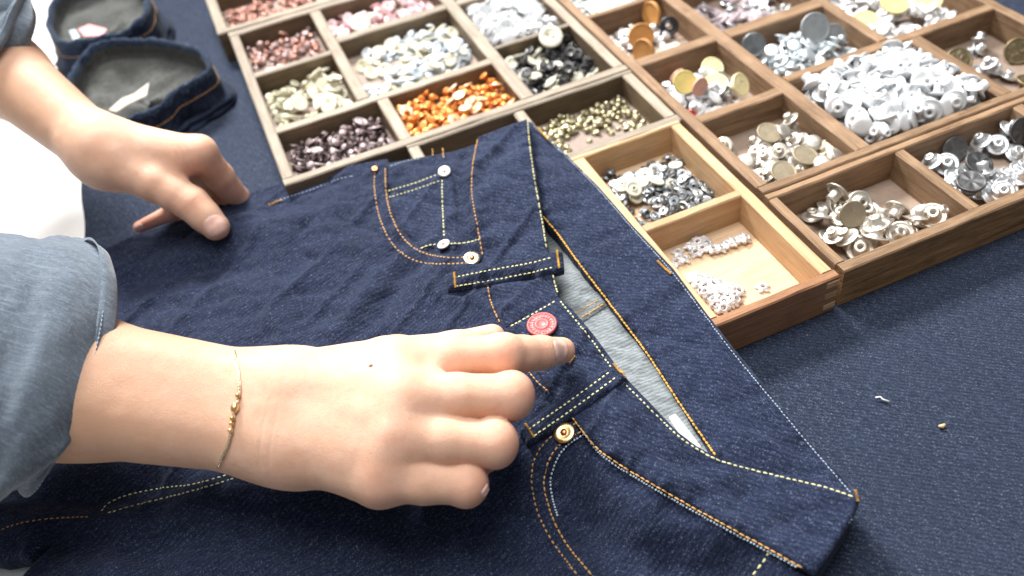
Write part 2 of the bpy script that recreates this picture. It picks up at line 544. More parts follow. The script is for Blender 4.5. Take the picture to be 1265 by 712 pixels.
def tray(outer, walls, mat, floormat, label, frontmat=None, dz=0.0, fingers=(), group='wooden compartment trays', zf=ZF):
    """outer x0,x1,y0,y1 in mm; walls: list of (axis, a0, a1, b0, b1, part name) interior partitions"""
    x0, x1, y0, y1 = [v * mm for v in outer[:4]]
    tl, tr, tf, tb = [v * mm for v in outer[4:]]
    e = empty('compartment_tray', ((x0 + x1) / 2, (y0 + y1) / 2, dz))
    tag(e, label, 'tray', group)
    g = 0.0003
    board('side_wall', x0, x0 + tl, y0 + tf + g, y1 - tb - g, 0.0005, ZT - 0.0003, mat, e, True)
    board('side_wall', x1 - tr, x1, y0 + tf + g, y1 - tb - g, 0.0005, ZT - 0.0003, mat, e, True)
    board('front_wall', x0, x1, y0, y0 + tf, 0.0003, ZT, frontmat or mat, e, False)
    board('back_wall', x0, x1, y1 - tb, y1, 0.0003, ZT, mat, e, False)
    bm = box_bm(x0 + tl + g, x1 - tr - g, y0 + tf + g, y1 - tb - g, 0.001, zf, 0)
    bm_obj('bottom_board', bm, floormat, e)
    for (ax, a0, a1, b0, b1) in walls:
        a0, a1, b0, b1 = a0 * mm, a1 * mm, b0 * mm, b1 * mm
        board('divider', a0, a1, b0 + g, b1 - g, zf, ZT - 0.0008, mat, e, ax == 'y')
    for (fx, fy, sx) in fingers:   # corner finger joints: pale end-grain tenons
        for k in range(3):
            z0 = 0.003 + k * 0.0085
            bm = box_bm(fx * mm - 0.0002, (fx + sx) * mm + 0.0002, fy * mm - 0.0004, fy * mm + 0.004, z0, z0 + 0.0042, 0.0003)
            bm_obj('joint_finger', bm, M['wood_light'] if frontmat is M['wood_front'] else mat, e)
    return e


tray((-12, 178, 768, 860, 9, 8, 8, 8), [('y', 80, 88, 776, 852)], M['wood_grey'], M['floor_pink'],
     'grey wooden tray farthest back at upper left with reddish bead caps', zf=ZFG)
tray((-3.5, 259, 517.5, 766, 8, 8, 8, 8),
     [('y', 69, 78.5, 594, 758), ('y', 176, 186.5, 525.5, 758), ('x', 4.5, 69, 675.5, 683), ('x', 4.5, 176, 585, 594), ('y', 82, 91, 525.5, 585),
      ('x', 78.5, 176, 691, 701), ('x', 186.5, 251, 603, 608), ('x', 186.5, 251, 691, 701)], M['wood_grey'], M['floor_pink'],
     'large grey weathered wooden tray holding orange, brown, blue, white and black buttons', zf=ZFG)
tray((84, 259, 440.5, 516.5, 8, 8, 8, 4), [('y', 164, 172, 448.5, 512.5)], M['wood_grey'], M['floor_pink'],
     'grey two-compartment wooden tray with old gold bead caps, partly under the jeans', zf=ZFG)
tray((261, 528, 347.5, 690, 8, 8, 7, 8),
     [('y', 333, 344, 354.5, 682), ('x', 269, 333, 431.5, 441), ('x', 269, 333, 516.5, 528), ('x', 269, 333, 603, 610),
      ('x', 344, 520, 441, 450.5), ('x', 344, 425.5, 514.5, 528), ('y', 425.5, 434.5, 450.5, 682), ('y', 443, 454, 354.5, 441), ('x', 434.5, 520, 560, 568), ('x', 344, 425.5, 603, 610)],
     M['wood_brown'], M['floor_brown'], 'large brown wooden tray holding the heap of white tack buttons')
tray((260.5, 528, 269.5, 346.5, 6, 8, 7.5, 5.5), [('y', 351, 358, 277, 341), ('y', 441, 449, 277, 341)],
     M['wood_brown'], M['floor_brown'], 'brown wooden tray at front right with pewter buttons and dark ridged discs', frontmat=M['wood_front2'], fingers=())
LT = tray((176, 256.5, 268.5, 442, 8.5, 7, 6, 3.5), [('x', 184.5, 249.5, 353, 360)],
          M['wood_light'], M['floor_light'], 'pale new wooden tray with silver flower snaps beside the jeans', frontmat=M['wood_front'], fingers=((249, 268.5, 7.5),))

# ------------------------------------------------------------------ small hardware meshes


def lathe(prof, n=20):
    V, F = [], []
    for (r, z) in prof:
        for k in range(n):
            a = 2 * math.pi * k / n
            V.append((r * math.cos(a), r * math.sin(a), z))
    for i in range(len(prof) - 1):
        for k in range(n):
            F.append((i * n + k, i * n + (k + 1) % n, (i + 1) * n + (k + 1) % n, (i + 1) * n + k))
    F.append(tuple(range(n))[::-1])
    F.append(tuple((len(prof) - 1) * n + k for k in range(n)))
    return V, F


def tack(name, r, mat, hs=0.55, n=20):
    q = r
    pr = [(q * .55, -q * .17), (q * .93, -q * .10), (q, 0), (q * .97, q * .05), (q * .86, q * .07), (q * .78, q * .02), (q * .62, q * .03),
          (q * .50, q * .14), (q * .44, q * (.14 + hs * .4)), (q * .46, q * (.14 + hs)), (q * .40, q * (.20 + hs)), (q * .2, q * (.2 + hs)), (q * .15, q * (.05 + hs)), (q * .12, q * .1)]
    V, F = lathe(pr, n)
    return mesh_data(name, V, F, mat)


def cap(name, r, mat, n=12, h=0.5):
    pr = [(r * .7, 0), (r, r * .05), (r, r * .15), (r * .72, r * .2), (r * .62, r * (.2 + h * .6)), (r * .45, r * (.2 + h)), (r * .2, r * (.22 + h)), (r * .12, r * (.1 + h))]
    V, F = lathe(pr, n)
    return mesh_data(name, V, F, mat)


def ringcap(name, r, mat, n=18, h=0.22, hole=.34):
    pr = [(r * hole, 0), (r * .9, 0), (r, r * .08), (r * .97, r * h), (r * .78, r * (h + .04)), (r * .64, r * .12), (r * (hole + .22), r * .14),
          (r * (hole + .12), r * (h + .1)), (r * hole, r * (h + .08)), (r * hole, 0)]
    V, F = lathe(pr, n)
    return mesh_data(name, V, F[:-2], mat)


def holed(name, r, mat, holes=4, h=0.0016):
    n = 24
    rim = [(r * math.cos(2 * math.pi * k / n), r * math.sin(2 * math.pi * k / n)) for k in range(n)]
    loops = [rim]
    inner = [(0.72 * a, 0.72 * b) for a, b in rim]
    pts = [Vector(v) for v in rim]
    edges = [(k, (k + 1) % n) for k in range(n)]
    s = len(pts)
    pts += [Vector(v) for v in inner]
    edges += [(s + k, s + (k + 1) % n) for k in range(n)]
    hs = []
    for i in range(holes):
        a = 2 * math.pi * (i + .5) / holes
        c = (r * .27 * math.cos(a), r * .27 * math.sin(a))
        s = len(pts)
        hs.append(c)
        for k in range(7):
            b = 2 * math.pi * k / 7
            pts.append(Vector((c[0] + r * .12 * math.cos(b), c[1] + r * .12 * math.sin(b))))
        edges += [(s + k, s + (k + 1) % 7) for k in range(7)]
    v, e, f, *_ = delaunay_2d_cdt(pts, edges, [], 0, 1e-7)
    ff = []
    for t in f:
        c = sum((v[i] for i in t), Vector((0, 0))) / len(t)
        if all((c - Vector(q)).length > r * .11 for q in hs): ff.append(t)
    bm = bmesh.new()
    bv = [bm.verts.new((p.x, p.y, 0)) for p in v]
    for t in ff:
        try: bm.faces.new([bv[i] for i in t])
        except ValueError: pass
    g = bmesh.ops.extrude_face_region(bm, geom=bm.faces[:])
    for x in g['geom']:
        if isinstance(x, bmesh.types.BMVert):
            d = math.hypot(x.co.x, x.co.y) / r
            x.co.z = h * (1.0 if d > .9 else (1.15 if d > .68 else .75))
    bmesh.ops.recalc_face_normals(bm, faces=bm.faces)
    me = bpy.data.meshes.new(name)
    bm.to_mesh(me)
    bm.free()
    me.materials.append(mat)
    return me


def disc(name, r, mat, h=0.0016, n=32, ridges=0, emb=0.0):
    """a flat or ridged disc with a raised rim"""
    pr = [0.0, .18, .34, .5, .62, .74, .86, .93, 1.0]
    V, F = [(0, 0, h)], []
    for j, q in enumerate(pr[1:]):
        for k in range(n):
            a = 2 * math.pi * k / n
            z = h
            if q > .9 and q < 1: z = h * 1.25
            if ridges and .2 < q < .9: z += (0.00035 if (k * ridges // n) % 2 else -0.0001)
            if emb and .15 < q < .8: z += emb * (R_.random() - .3)
            V.append((r * q * math.cos(a), r * q * math.sin(a), z))
    m_ = len(pr) - 1
    for k in range(n): F.append((0, 1 + k, 1 + (k + 1) % n))
    for j in range(m_ - 1):
        for k in range(n):
            a, b = 1 + j * n, 1 + (j + 1) * n
            F.append((a + k, b + k, b + (k + 1) % n, a + (k + 1) % n))
    s = len(V)
    for k in range(n):
        a = 2 * math.pi * k / n
        V.append((r * .97 * math.cos(a), r * .97 * math.sin(a), 0))
    for k in range(n): F.append((1 + (m_ - 1) * n + k, s + k, s + (k + 1) % n, 1 + (m_ - 1) * n + (k + 1) % n))
    F.append(tuple(s + k for k in range(n))[::-1])
    return mesh_data(name, V, F, mat)


def star(name, r, mat):
    n = 40
    V, F = [], []

    def rad(a, base, amp): return base + amp * math.cos(5 * a)
    prof = [(.0, .80, .20, 0), (1, .80, .20, .16), (2, .74, .16, .28), (3, .52, .04, .26), (4, .46, 0, .48), (5, .36, 0, .50), (6, .30, 0, .22), (7, .30, 0, 0)]
    for (_, b, am, z) in prof:
        for k in range(n):
            a = 2 * math.pi * k / n
            q = rad(a, b, am) * r
            V.append((q * math.cos(a), q * math.sin(a), z * r))
    m_ = len(prof)
    for i in range(m_):
        for k in range(n):
            j = (i + 1) % m_
            F.append((i * n + k, i * n + (k + 1) % n, j * n + (k + 1) % n, j * n + k))
    return mesh_data(name, V, F, mat)


def place(name, me, loc, normal, spin, label, cat, group):
    o = bpy.data.objects.new(name, me)
    COL.objects.link(o)
    q = Vector((0, 0, 1)).rotation_difference(Vector(normal).normalized())
    o.rotation_euler = (q.to_matrix() @ Matrix.Rotation(spin, 3, 'Z')).to_euler()
    o.location = loc
    tag(o, label, cat, group)
    return o


class Cell:
    def __init__(s, x0, x1, y0, y1, z=None):
        if z is None: z = ZFG if (x1 < 260 and not (x0 == 185)) else ZF
        s.zone = True
        s.b = [v * mm for v in (x0, x1, y0, y1)]
        s.r = 0.001
        s.nx = int((s.b[1] - s.b[0]) / s.r) + 1
        s.ny = int((s.b[3] - s.b[2]) / s.r) + 1
        s.h = np.full((s.nx, s.ny), z + 0.0002)

    def drop(s, rad, thick, dens=None, tries=3, tiltmax=0.5, rnd=0.25, flip=0.0, zmax=0.033, pos=None, stand=None):
        best = None
        for _ in range(tries if pos is None else 1):
            if pos is not None:
                u, v = pos
            else:
                for _k in range(40):
                    u, v = R_.random(), R_.random()
                    if dens is None or R_.random() < dens(u, v): break
            x = s.b[0] + rad + u * max(0.0, (s.b[1] - s.b[0] - 2 * rad))
            y = s.b[2] + rad + v * max(0.0, (s.b[3] - s.b[2] - 2 * rad))
            i0, i1 = int((x - rad - s.b[0]) / s.r), int((x + rad - s.b[0]) / s.r) + 1
            j0, j1 = int((y - rad - s.b[2]) / s.r), int((y + rad - s.b[2]) / s.r) + 1
            I, J = np.meshgrid(np.arange(max(0, i0), min(s.nx, i1 + 1)), np.arange(max(0, j0), min(s.ny, j1 + 1)), indexing='ij')
            dx, dy = s.b[0] + I * s.r - x, s.b[2] + J * s.r - y
            mk = dx * dx + dy * dy <= (rad * .92) ** 2
            I, J, dx, dy = I[mk], J[mk], dx[mk], dy[mk]
            hh = s.h[I, J]
            A = np.stack([dx, dy, np.ones_like(dx)], 1)
            if len(hh) < 3: continue
            c = np.linalg.lstsq(A, hh, rcond=None)[0]
            z = c[2]
            if best is None or z < best[0]: best = (z, x, y, c, I, J, dx, dy, hh)
        z, x, y, c, I, J, dx, dy, hh = best
        g = np.clip(c[:2] + np.array([R_.gauss(0, rnd), R_.gauss(0, rnd)]) * (1 if (hh.max() - hh.min()) > .0008 else .25), -tiltmax, tiltmax)
        plane = g[0] * dx + g[1] * dy
        z = float(np.quantile(hh - plane, .93))
        if z > zmax: z = zmax - R_.random() * .004
        s.h[I, J] = np.maximum(s.h[I, J], z + plane + thick)
        nrm = Vector((-g[0], -g[1], 1)).normalized()
        return Vector((x, y, z)), nrm


def area_of(cell, p):
    u = (p[0] - cell.b[0]) / (cell.b[1] - cell.b[0])
    v = (p[1] - cell.b[2]) / (cell.b[3] - cell.b[2])
    a = 'front' if v < .33 else ('back' if v > .66 else '')
    b = 'left' if u < .33 else ('right' if u > .66 else '')
    t = {('', ''): 'in the middle', ('front', ''): 'at the middle of the front', ('back', ''): 'at the middle of the back', ('', 'left'): 'along the left side', ('', 'right'): 'along the right side'}
    return t.get((a, b)) or 'in the %s %s corner' % (a, b)


def fill(cell, specs, n, group, dens=None, rnd=0.25, tries=3, zmax=0.033, tiltmax=.6, order=None):
    """specs: (name, mesh, radius, thickness, weight, flip chance, label, category)"""
    ws = [q[4] for q in specs]
    for i in range(n):
        nm, me, rad, th, _, fl, lab, cat = R_.choices(specs, ws)[0]
        me = me if not isinstance(me, list) else R_.choice(me)
        p, nr = cell.drop(rad, th, dens, tries, rnd=rnd, zmax=zmax, tiltmax=tiltmax)
        if R_.random() < fl:
            p = p + nr * th
            nr = -nr
        place(nm, me, p, nr, R_.uniform(0, 6.28), lab + (' ' + area_of(cell, p) if cell.zone else ''), cat, group)


def special(cell, nm, me, rad, u, v, tilt, az, label, cat, group=None, lift=0.0, zextra=0.0):
    """one particular piece at a set spot of its compartment, leaning by tilt towards azimuth az"""
    x = cell.b[0] + u * (cell.b[1] - cell.b[0])
    y = cell.b[2] + v * (cell.b[3] - cell.b[2])
    i = min(cell.nx - 1, max(0, int((x - cell.b[0]) / cell.r)))
    j = min(cell.ny - 1, max(0, int((y - cell.b[2]) / cell.r)))
    k = max(1, int(rad * .5 / cell.r))
    z = float(np.mean(cell.h[max(0, i - k):i + k + 1, max(0, j - k):j + k + 1])) + math.sin(tilt) * rad * .85 + zextra
    n = Vector((math.sin(tilt) * math.cos(az), math.sin(tilt) * math.sin(az), math.cos(tilt)))
    return place(nm, me, (x, y, z), n, R_.uniform(0, 6.28), label, cat, group)


D2 = math.radians
cells = {}
# --- T5 pewter


def spots_px(cell, L_, z, rad):
    out = []
    for (a_, b_) in L_:
        q = at(a_, b_, z)
        u = (q[0] - cell.b[0] - rad) / (cell.b[1] - cell.b[0] - 2 * rad)
        v = (q[1] - cell.b[2] - rad) / (cell.b[3] - cell.b[2] - 2 * rad)
        if -.25 < u < 1.25 and -.35 < v < 1.25: out.append((min(1, max(0, u)), min(1, max(0, v)), a_, b_))
    return out


c = Cell(267, 350.5, 278, 340.5)
pw = [tack('tack_button', r * mm, M['pewter']) for r in (7.4, 8.0, 6.6)]
G = 'pewter tack buttons in the front right tray'
pts = [(1004, 266), (1020, 256), (1027, 290), (1036, 262), (1046, 243), (1050, 280), (1040, 276), (1057, 300), (1075, 282), (1088, 275), (1072, 262), (1120, 282), (1112, 290), (1093, 298), (1062, 310), (1046, 302),
       (1153, 266), (1140, 272), (1132, 282), (1078, 305), (1104, 300), (1014, 278), (1160, 274), (1080, 296), (1030, 300), (1148, 280)]
for i, (u, v, a_, b_) in enumerate(spots_px(c, pts, .009, .0074)):
    p, nr = c.drop(0.0072, 0.0042, pos=(u, v), rnd=.38, zmax=.02)
    place('pewter_button', R_.choice(pw), p + nr * .001, nr, R_.uniform(0, 6), 'pewter tack button with hollow stem ' + area_of(c, p) + ' of its compartment', 'button', G)
special(c, 'pewter_button', pw[1], .0085, .56, .72, D2(42), D2(-105), 'large bright pewter tack button leaning on the back wall with its stem towards the viewer', 'button')
special(c, 'metal_disc', disc('metal_disc', .0082, M['khakidisc'], emb=.0004), .008, .38, .55, D2(58), D2(-100), 'khaki round disc leaning face out among pewter buttons', 'button')
special(c, 'pewter_button', tack('tack_button', .0078, M['pewter'], hs=.7), .008, .76, .50, D2(115), D2(-150), 'pewter tack button tipped on its edge beside the divider', 'button', zextra=.001)
special(c, 'pewter_button', tack('tack_button', .0078, M['pewter'], hs=.7), .008, .42, .84, D2(110), D2(-160), 'dark pewter tack button turned on its side at the back wall', 'button')
# --- T5 dark
c = Cell(359, 440, 278, 340.5)
bs = [tack('tack_button', r * mm, M['silver']) for r in (7.6, 6.8)]
G = 'silver tack buttons among dark ridged discs'
pts = [(1142, 200), (1160, 195), (1168, 210), (1205, 184), (1218, 172), (1230, 186), (1236, 164), (1248, 172), (1198, 176), (1262, 205), (1240, 216), (1226, 226), (1210, 236), (1222, 244), (1240, 238), (1256, 228), (1180, 222),
       (1178, 232), (1150, 210), (1192, 240), (1200, 206), (1235, 246), (1212, 222), (1254, 190), (1270, 215)]
for i, (u, v, a_, b_) in enumerate(spots_px(c, pts, .009, .0074)):
    p, nr = c.drop(0.0070, 0.004, pos=(u, v), rnd=.3, zmax=.02)
    place('silver_button', R_.choice(bs), p + nr * .001, nr, R_.uniform(0, 6), 'silver tack button ' + area_of(c, p) + ' of the compartment with dark discs', 'button', G)
dd = disc('ridged_disc', .0086, M['darkmetal'], ridges=12, h=.0018)
for (x_, y_, ti, az, la) in [(1177, 188, 62, -100, 'dark ridged disc standing nearest the divider'), (1256, 174, 60, -95, 'dark ridged disc leaning high near the frame edge'),
                             (1205, 214, 20, -80, 'dark ridged disc lying tilted on silver buttons'), (1196, 238, 10, 200, 'dark ridged disc lying flat by the front wall')]:
    q = at(x_, y_, .011)
    special(c, 'ridged_disc', dd, .0086, (q[0] - c.b[0]) / (c.b[1] - c.b[0]), (q[1] - c.b[2]) / (c.b[3] - c.b[2]), D2(ti), D2(az), la, 'button', 'dark ridged discs', zextra=.000 if ti > 50 else .002)
# third compartment of T5 (mostly outside the frame)
c = Cell(450, 519, 278, 340.5)
fill(c, [('tack_button', bs, .0074, .005, 1, .2, 'silver tack button in the far right front compartment', 'button')], 20, 'silver tack buttons at far right')
# --- T4 beige
c = Cell(270, 332.5, 355.5, 431)
bz = [tack('tack_button', r * mm, M['pewter']) for r in (6.2, 5.4)]
dz_ = lambda u, v: 1.0 if (v < .75 and u > .05 and not (u < .2 and v > .5)) else .15
fill(c, [('champagne_button', bz, .0056, .0042, 1, .25, 'champagne metal tack button near the pale tray', 'button')], 58, 'champagne tack buttons', dz_, rnd=.35)
kd = disc('metal_disc', .0085, M['khakidisc'], emb=.0002)
for (u, v, ti, az, la) in [(.55, .66, 18, -80, 'khaki metal disc lying at the back of the champagne buttons'), (.62, .22, 15, -60, 'khaki metal disc in the middle of the champagne buttons'), (.28, .12, 20, -90, 'khaki metal disc at the near corner of the champagne buttons'), (.95, .3, 35, 180, 'khaki metal disc by the right wall of the champagne buttons')]:
    special(c, 'metal_disc', kd, .0085, u, v, D2(ti), D2(az), la, 'button', zextra=.001)
# --- T4 yellow
c = Cell(270, 332, 441.5, 516)
dz_ = lambda u, v: 1.0 if (u + v > .35 and u < .85 and v < .8 and not (u > .55 and v < .25)) else .1
fill(c, [('tack_button', [tack('tack_button', .006, M['white'], hs=1.0), tack('tack_button', .006, M['silver'], hs=1.0)], .0056, .005, 1, .4, 'white or silver tack button among the lemon yellow discs', 'button')], 34, 'white and silver tack buttons among lemon discs', dz_, rnd=.5)
ld = disc('lemon_disc', .0085, M['lemon'], h=.0022, emb=.0003)
for (u, v, ti, az, la) in [(.22, .52, 50, -100, 'deep yellow disc button standing at the left of its compartment'), (.72, .70, 35, -90, 'large pale yellow disc button at the back of its compartment'), (.62, .48, 12, -90, 'pale yellow disc button lying in the middle of its compartment'), (.80, .32, 55, -60, 'pale yellow disc button leaning at the right of its compartment')]:
    special(c, 'lemon_disc', ld, .0085, u, v, D2(ti), D2(az), la, 'button', zextra=.002)
special(c, 'red_button', ringcap('red_button', .0065, M['red']), .007, .10, .22, D2(30), D2(-90), 'red button at the near left corner beside yellow discs', 'button', zextra=.002)
special(c, 'salmon_disc', disc('salmon_disc', .007, M['salmon'], h=.0012), .007, .38, .86, D2(80), D2(100), 'salmon pink disc on edge behind the white tack buttons', 'button', zextra=.002)
special(c, 'salmon_disc', disc('salmon_disc', .007, M['salmon'], h=.0012), .007, .32, .38, D2(85), D2(-80), 'salmon pink disc on edge in front of the deep yellow disc', 'button', zextra=.003)
# --- T4 odisc
c = Cell(270, 332, 529, 602)
dz_ = lambda u, v: 1.0 if (u < .12 or v > .55) and not (u > .8 and v < .4) else .02
fill(c, [('small_snap', cap('small_snap', .0036, M['whitemetal']), .0036, .003, 1, .2, 'small silver snap cap beside the orange wooden discs', 'snap')], 60, 'silver snap caps beside orange discs', dz_)
od = disc('wooden_disc', .0105, M['orangewood'], h=.003)
for (u, v, ti, az, la) in [(.42, .55, 68, -100, 'upright round orange wooden disc facing the viewer'), (.33, .30, 75, -160, 'orange wooden disc leaning behind the upright one'), (.82, .88, 80, -170, 'orange wooden disc on edge at the back corner')]:
    special(c, 'wooden_disc', od, .0105, u, v, D2(ti), D2(az), la, 'button', zextra=0)
special(c, 'black_ring', ringcap('black_ring', .008, M['black']), .008, .88, .62, D2(55), D2(-110), 'black ring button standing at the right wall', 'button')
bm = box_bm(.290, .322, .533, .558, .009, .0095, 0)
tag(bm_obj('paper_card', bm, M['card']), 'grey-beige paper card in the compartment with orange discs', 'card')
# --- green
c = Cell(270, 332, 610.5, 680)
bm = box_bm(.284, .322, .618, .655, .012, .0126, 0)
fill(c, [('small_snap', cap('small_snap', .0036, M['white']), .0036, .003, 1, .2, 'small white snap cap around the mint card', 'snap')], 90, 'white snap caps around mint card', rnd=.2)
tag(bm_obj('mint_card', bm, M['mint']), 'pale mint green card among white snap caps', 'card')
# --- purple
c = Cell(345, 425, 529, 602)
fill(c, [('flat_button', [holed('flat_button', .007, M['purple'], 2), holed('flat_button', .0058, M['purple'], 4)], .0065, .0022, 1, .2, 'purple-grey flat sewing button in the back compartment', 'button'),
         ('tack_button', tack('tack_button', .0055, M['silver']), .005, .004, .8, .3, 'silver tack button among purple-grey sewing buttons', 'button')], 55, 'purple-grey and silver mixed buttons', lambda u, v: 1.0 if v < .7 else .3, rnd=.4)
# --- silver
c = Cell(345, 425, 451, 514)
dz_ = lambda u, v: 1.0 if (.08 < u < .75 and v < .85) else .12
fill(c, [('bluesilver_button', [tack('tack_button', .0058, M['bluesilver']), tack('tack_button', .0052, M['bluesilver'])], .0056, .0042, 1, .75, 'blue-silver domed button by the grey discs', 'button')], 66, 'blue-silver domed tack buttons', dz_, rnd=.35, zmax=.022)
gd = disc('grey_disc', .0115, M['greydisc'], h=.002)
special(c, 'grey_disc', gd, .0115, .66, .58, D2(52), D2(-100), 'large pale grey disc leaning on the blue-silver buttons', 'button', zextra=.004)
special(c, 'grey_disc', disc('grey_disc', .0095, M['greydisc'], h=.002), .0095, .86, .52, D2(48), D2(-80), 'round grey disc by the right wall of the silver compartment', 'button', zextra=.002)
special(c, 'grey_disc', disc('grey_disc', .009, M['gunmetal'], h=.002), .009, .11, .78, D2(60), D2(-110), 'dark grey disc standing at the left corner of the silver compartment', 'button')
# --- white heap
c = Cell(344.5, 442.5, 355, 440.5)
wt = [tack('tack_button', r * mm, M['white'], hs=h, n=18) for r, h in ((7.6, .75), (6.8, 1.0), (5.4, 1.1), (8.4, .6))]
dz_ = lambda u, v: 1.0 if (v < 1.15 - .35 * abs(u - .4)) else .2
fill(c, [('white_button', wt, .0072, .0048, 1, .35, 'glossy white tack button in the large heap', 'button')], 215, 'heap of white tack buttons', dz_, rnd=.9, tries=2, zmax=.028, tiltmax=1.6)
# --- cream
c = Cell(436, 519, 451, 560)
fill(c, [('tack_button', [tack('tack_button', .0055, M['silver']), tack('tack_button', .0062, M['whitemetal'])], .0056, .004, 1, .4, 'silver tack button among cream discs', 'button')], 80, 'silver tack buttons among cream discs', rnd=.4)
for i, (u, v, la) in enumerate([(.14, .36, 'cream yellow disc at the left end of the upper right compartment'), (.5, .42, 'cream yellow disc in the middle of the upper right compartment'), (.82, .36, 'large cream yellow disc near the right wall of the upper right compartment')]):
    special(c, 'cream_disc', disc('cream_disc', .011, M['lemon'], h=.0022), .011, u, v, D2(25), D2(-100), la, 'button', zextra=.003)
# --- last
c = Cell(455, 519, 355.5, 440)
brd = disc('brass_disc', .0095, M['brass'], h=.0022, emb=.0009)
for (u, v, ti, az, la) in [(.25, .74, 40, -110, 'antique brass embossed disc button leaning at the left wall'), (.86, .58, 52, -120, 'large antique brass embossed disc button standing in the right compartment'), (.60, .22, 12, 0, 'antique brass disc button lying nearest the divider')]:
    special(c, 'brass_disc', brd, .0095, u, v, D2(ti), D2(az), la, 'button')
for (u, v) in [(.4, .6), (.46, .5), (.36, .52), (.56, .9), (.66, .86), (.72, .92), (.5, .36), (.8, .28), (.9, .25)]:
    p, nr = c.drop(.006, .005, pos=(u, v), rnd=.4)
    place('tack_button', tack('tack_button', .0062, M['silver']), p, nr, 0, 'silver tack button between the antique brass discs', 'button', 'silver tack buttons between brass discs')
# --- light cell 1
c = Cell(185, 249, 360.5, 438)
dz_ = lambda u, v: 1.0 if ((v > .22 + (.45 - u) * .3 and v < .9 and u > .40) or (.08 < u < .5 and .52 < v < .84)) else .05
gs = [('ring_socket', [ringcap('ring_socket', .0036, M['gunmetal']), ringcap('ring_socket', .0034, M['darkmetal'])], .0036, .0020, 3, .15, 'small gunmetal ring socket in the pale tray', 'snap'),
      ('ring_socket', ringcap('ring_socket', .0034, M['silver']), .0034, .0018, .8, .15, 'small gunmetal ring socket in the pale tray', 'snap'),
      ('flat_button', holed('flat_button', .0046, M['bone'], 4), .0046, .0018, .22, .1, 'pale bone sewing button among gunmetal ring sockets', 'button')]
fill(c, gs, 200, 'gunmetal ring sockets and pale buttons', dz_, rnd=.16, zmax=.0115, tries=4)
for (u, v) in [(.16, .70), (.26, .68), (.22, .56), (.50, .74), (.55, .60)]:
    p, nr = c.drop(.0055, .0018, pos=(u, v), rnd=.2)
    place('flat_button', ringcap('flat_button', .0058, M['bone'], h=.2, hole=.18), p, nr, 0, 'pale bone ring button with a raised centre in the pale tray', 'button', 'pale bone ring buttons')
for (u, v) in [(.40, .50), (.36, .38), (.22, .34), (.14, .14), (.46, .32), (.30, .24)]:
    p, nr = c.drop(.0038, .0018, pos=(u, v), rnd=.1)
    place('ring_socket', gs[0][1][0], p, nr, 0, 'small gunmetal ring socket in the pale tray', 'snap', 'gunmetal ring sockets and pale buttons')
# --- light cell 2: flower snaps
c = Cell(185, 249, 275, 352.5)
sm = star('flower_snap', .0047, M['whitemetal'])
SP = [(700 + 0, 0)]
for (px_, py_) in [(985, 278), (975, 283), (965, 288), (957, 293), (950, 297), (943, 300)]: pass
pts = [(914, 275), (905, 279), (893, 283), (884, 288), (876, 293), (868, 297), (860, 301), (850, 300), (842, 304), (873, 303), (868, 310), (860, 314), (880, 311), (890, 309), (898, 305), (906, 302), (914, 299), (920, 298),
       (943, 306), (838, 313), (836, 325), (845, 322), (852, 307), (862, 304), (858, 342), (866, 345), (874, 349), (861, 352), (870, 356), (880, 354), (889, 353), (867, 362), (876, 364), (886, 362), (896, 360), (904, 358), (912, 362),
       (878, 372), (888, 371), (897, 369), (906, 368), (886, 380), (893, 378), (902, 376), (882, 376), (942, 356), (884, 367), (900, 364), (872, 368), (908, 374), (855, 347), (893, 384), (864, 357)]
for (a, b) in pts:
    q = at(a, b, .006)
    u = (q[0] - c.b[0] - .0043) / (c.b[1] - c.b[0] - .0086)
    v = (q[1] - c.b[2] - .0043) / (c.b[3] - c.b[2] - .0086)
    if not (-.05 < u < 1.02 and -.05 < v < 1.02): continue
    p, nr = c.drop(.0041, .0009, pos=(min(1, max(0, u)), min(1, max(0, v))), rnd=.1, zmax=.0105)
    place('flower_snap', sm, p, nr, R_.uniform(0, 6), 'silver flower-shaped snap in the pale tray ' + area_of(c, p), 'snap', 'silver flower snaps')
# --- T3
c = Cell(173, 250, 449.5, 512)
dz_ = lambda u, v: 1.0 if (v > .72 - .3 * u or v < .12 + .1 * u or u < .2 or (u > .75)) and not (.3 < u < .8 and .2 < v < .55) else .04
fill(c, [('gold_bead', [cap('gold_bead', .0024, M['oldgold']), cap('gold_bead', .0027, M['oldgold'])], .0025, .0022, 1, .1, 'tiny old gold bead beside the jeans', 'bead')], 230, 'old gold bead caps', dz_, zmax=.016)
c = Cell(93, 163.5, 449.5, 512)
fill(c, [('gold_bead', cap('gold_bead', .0024, M['oldgold']), .0025, .0022, 1, .1, 'tiny gold bead in the shade above the jeans', 'bead')], 30, 'gold bead caps in the shaded compartment', lambda u, v: 1. if v < .6 else .2)
# --- bw
c = Cell(187, 250.5, 526, 602.5)
fill(c, [('black_button', [ringcap('black_button', .0035, M['black']), holed('black_button', .0042, M['black'])], .0038, .002, 1, .1, 'small black button among bone buttons', 'button')], 110, 'small black buttons', lambda u, v: 1.0 if v > .2 else .3, rnd=.4)
fill(c, [('bone_button', [holed('bone_button', .0062, M['bone'], 2), holed('bone_button', .0055, M['bone'], 4), cap('bone_button', .0058, M['bone'], h=.2)], .006, .0024, 1, .1, 'bone coloured button lying on the black buttons', 'button')], 22, 'bone buttons on black ones', lambda u, v: 1.0 if (u < .55 or v < .35) else .1, rnd=.3)
fill(c, [('black_button', [ringcap('black_button', .0035, M['black']), holed('black_button', .0042, M['black'])], .0038, .002, 1, .1, 'small black button among bone buttons', 'button')], 70, 'small black buttons', lambda u, v: 1.0 if (u > .35 and v > .25) else .12, rnd=.3)
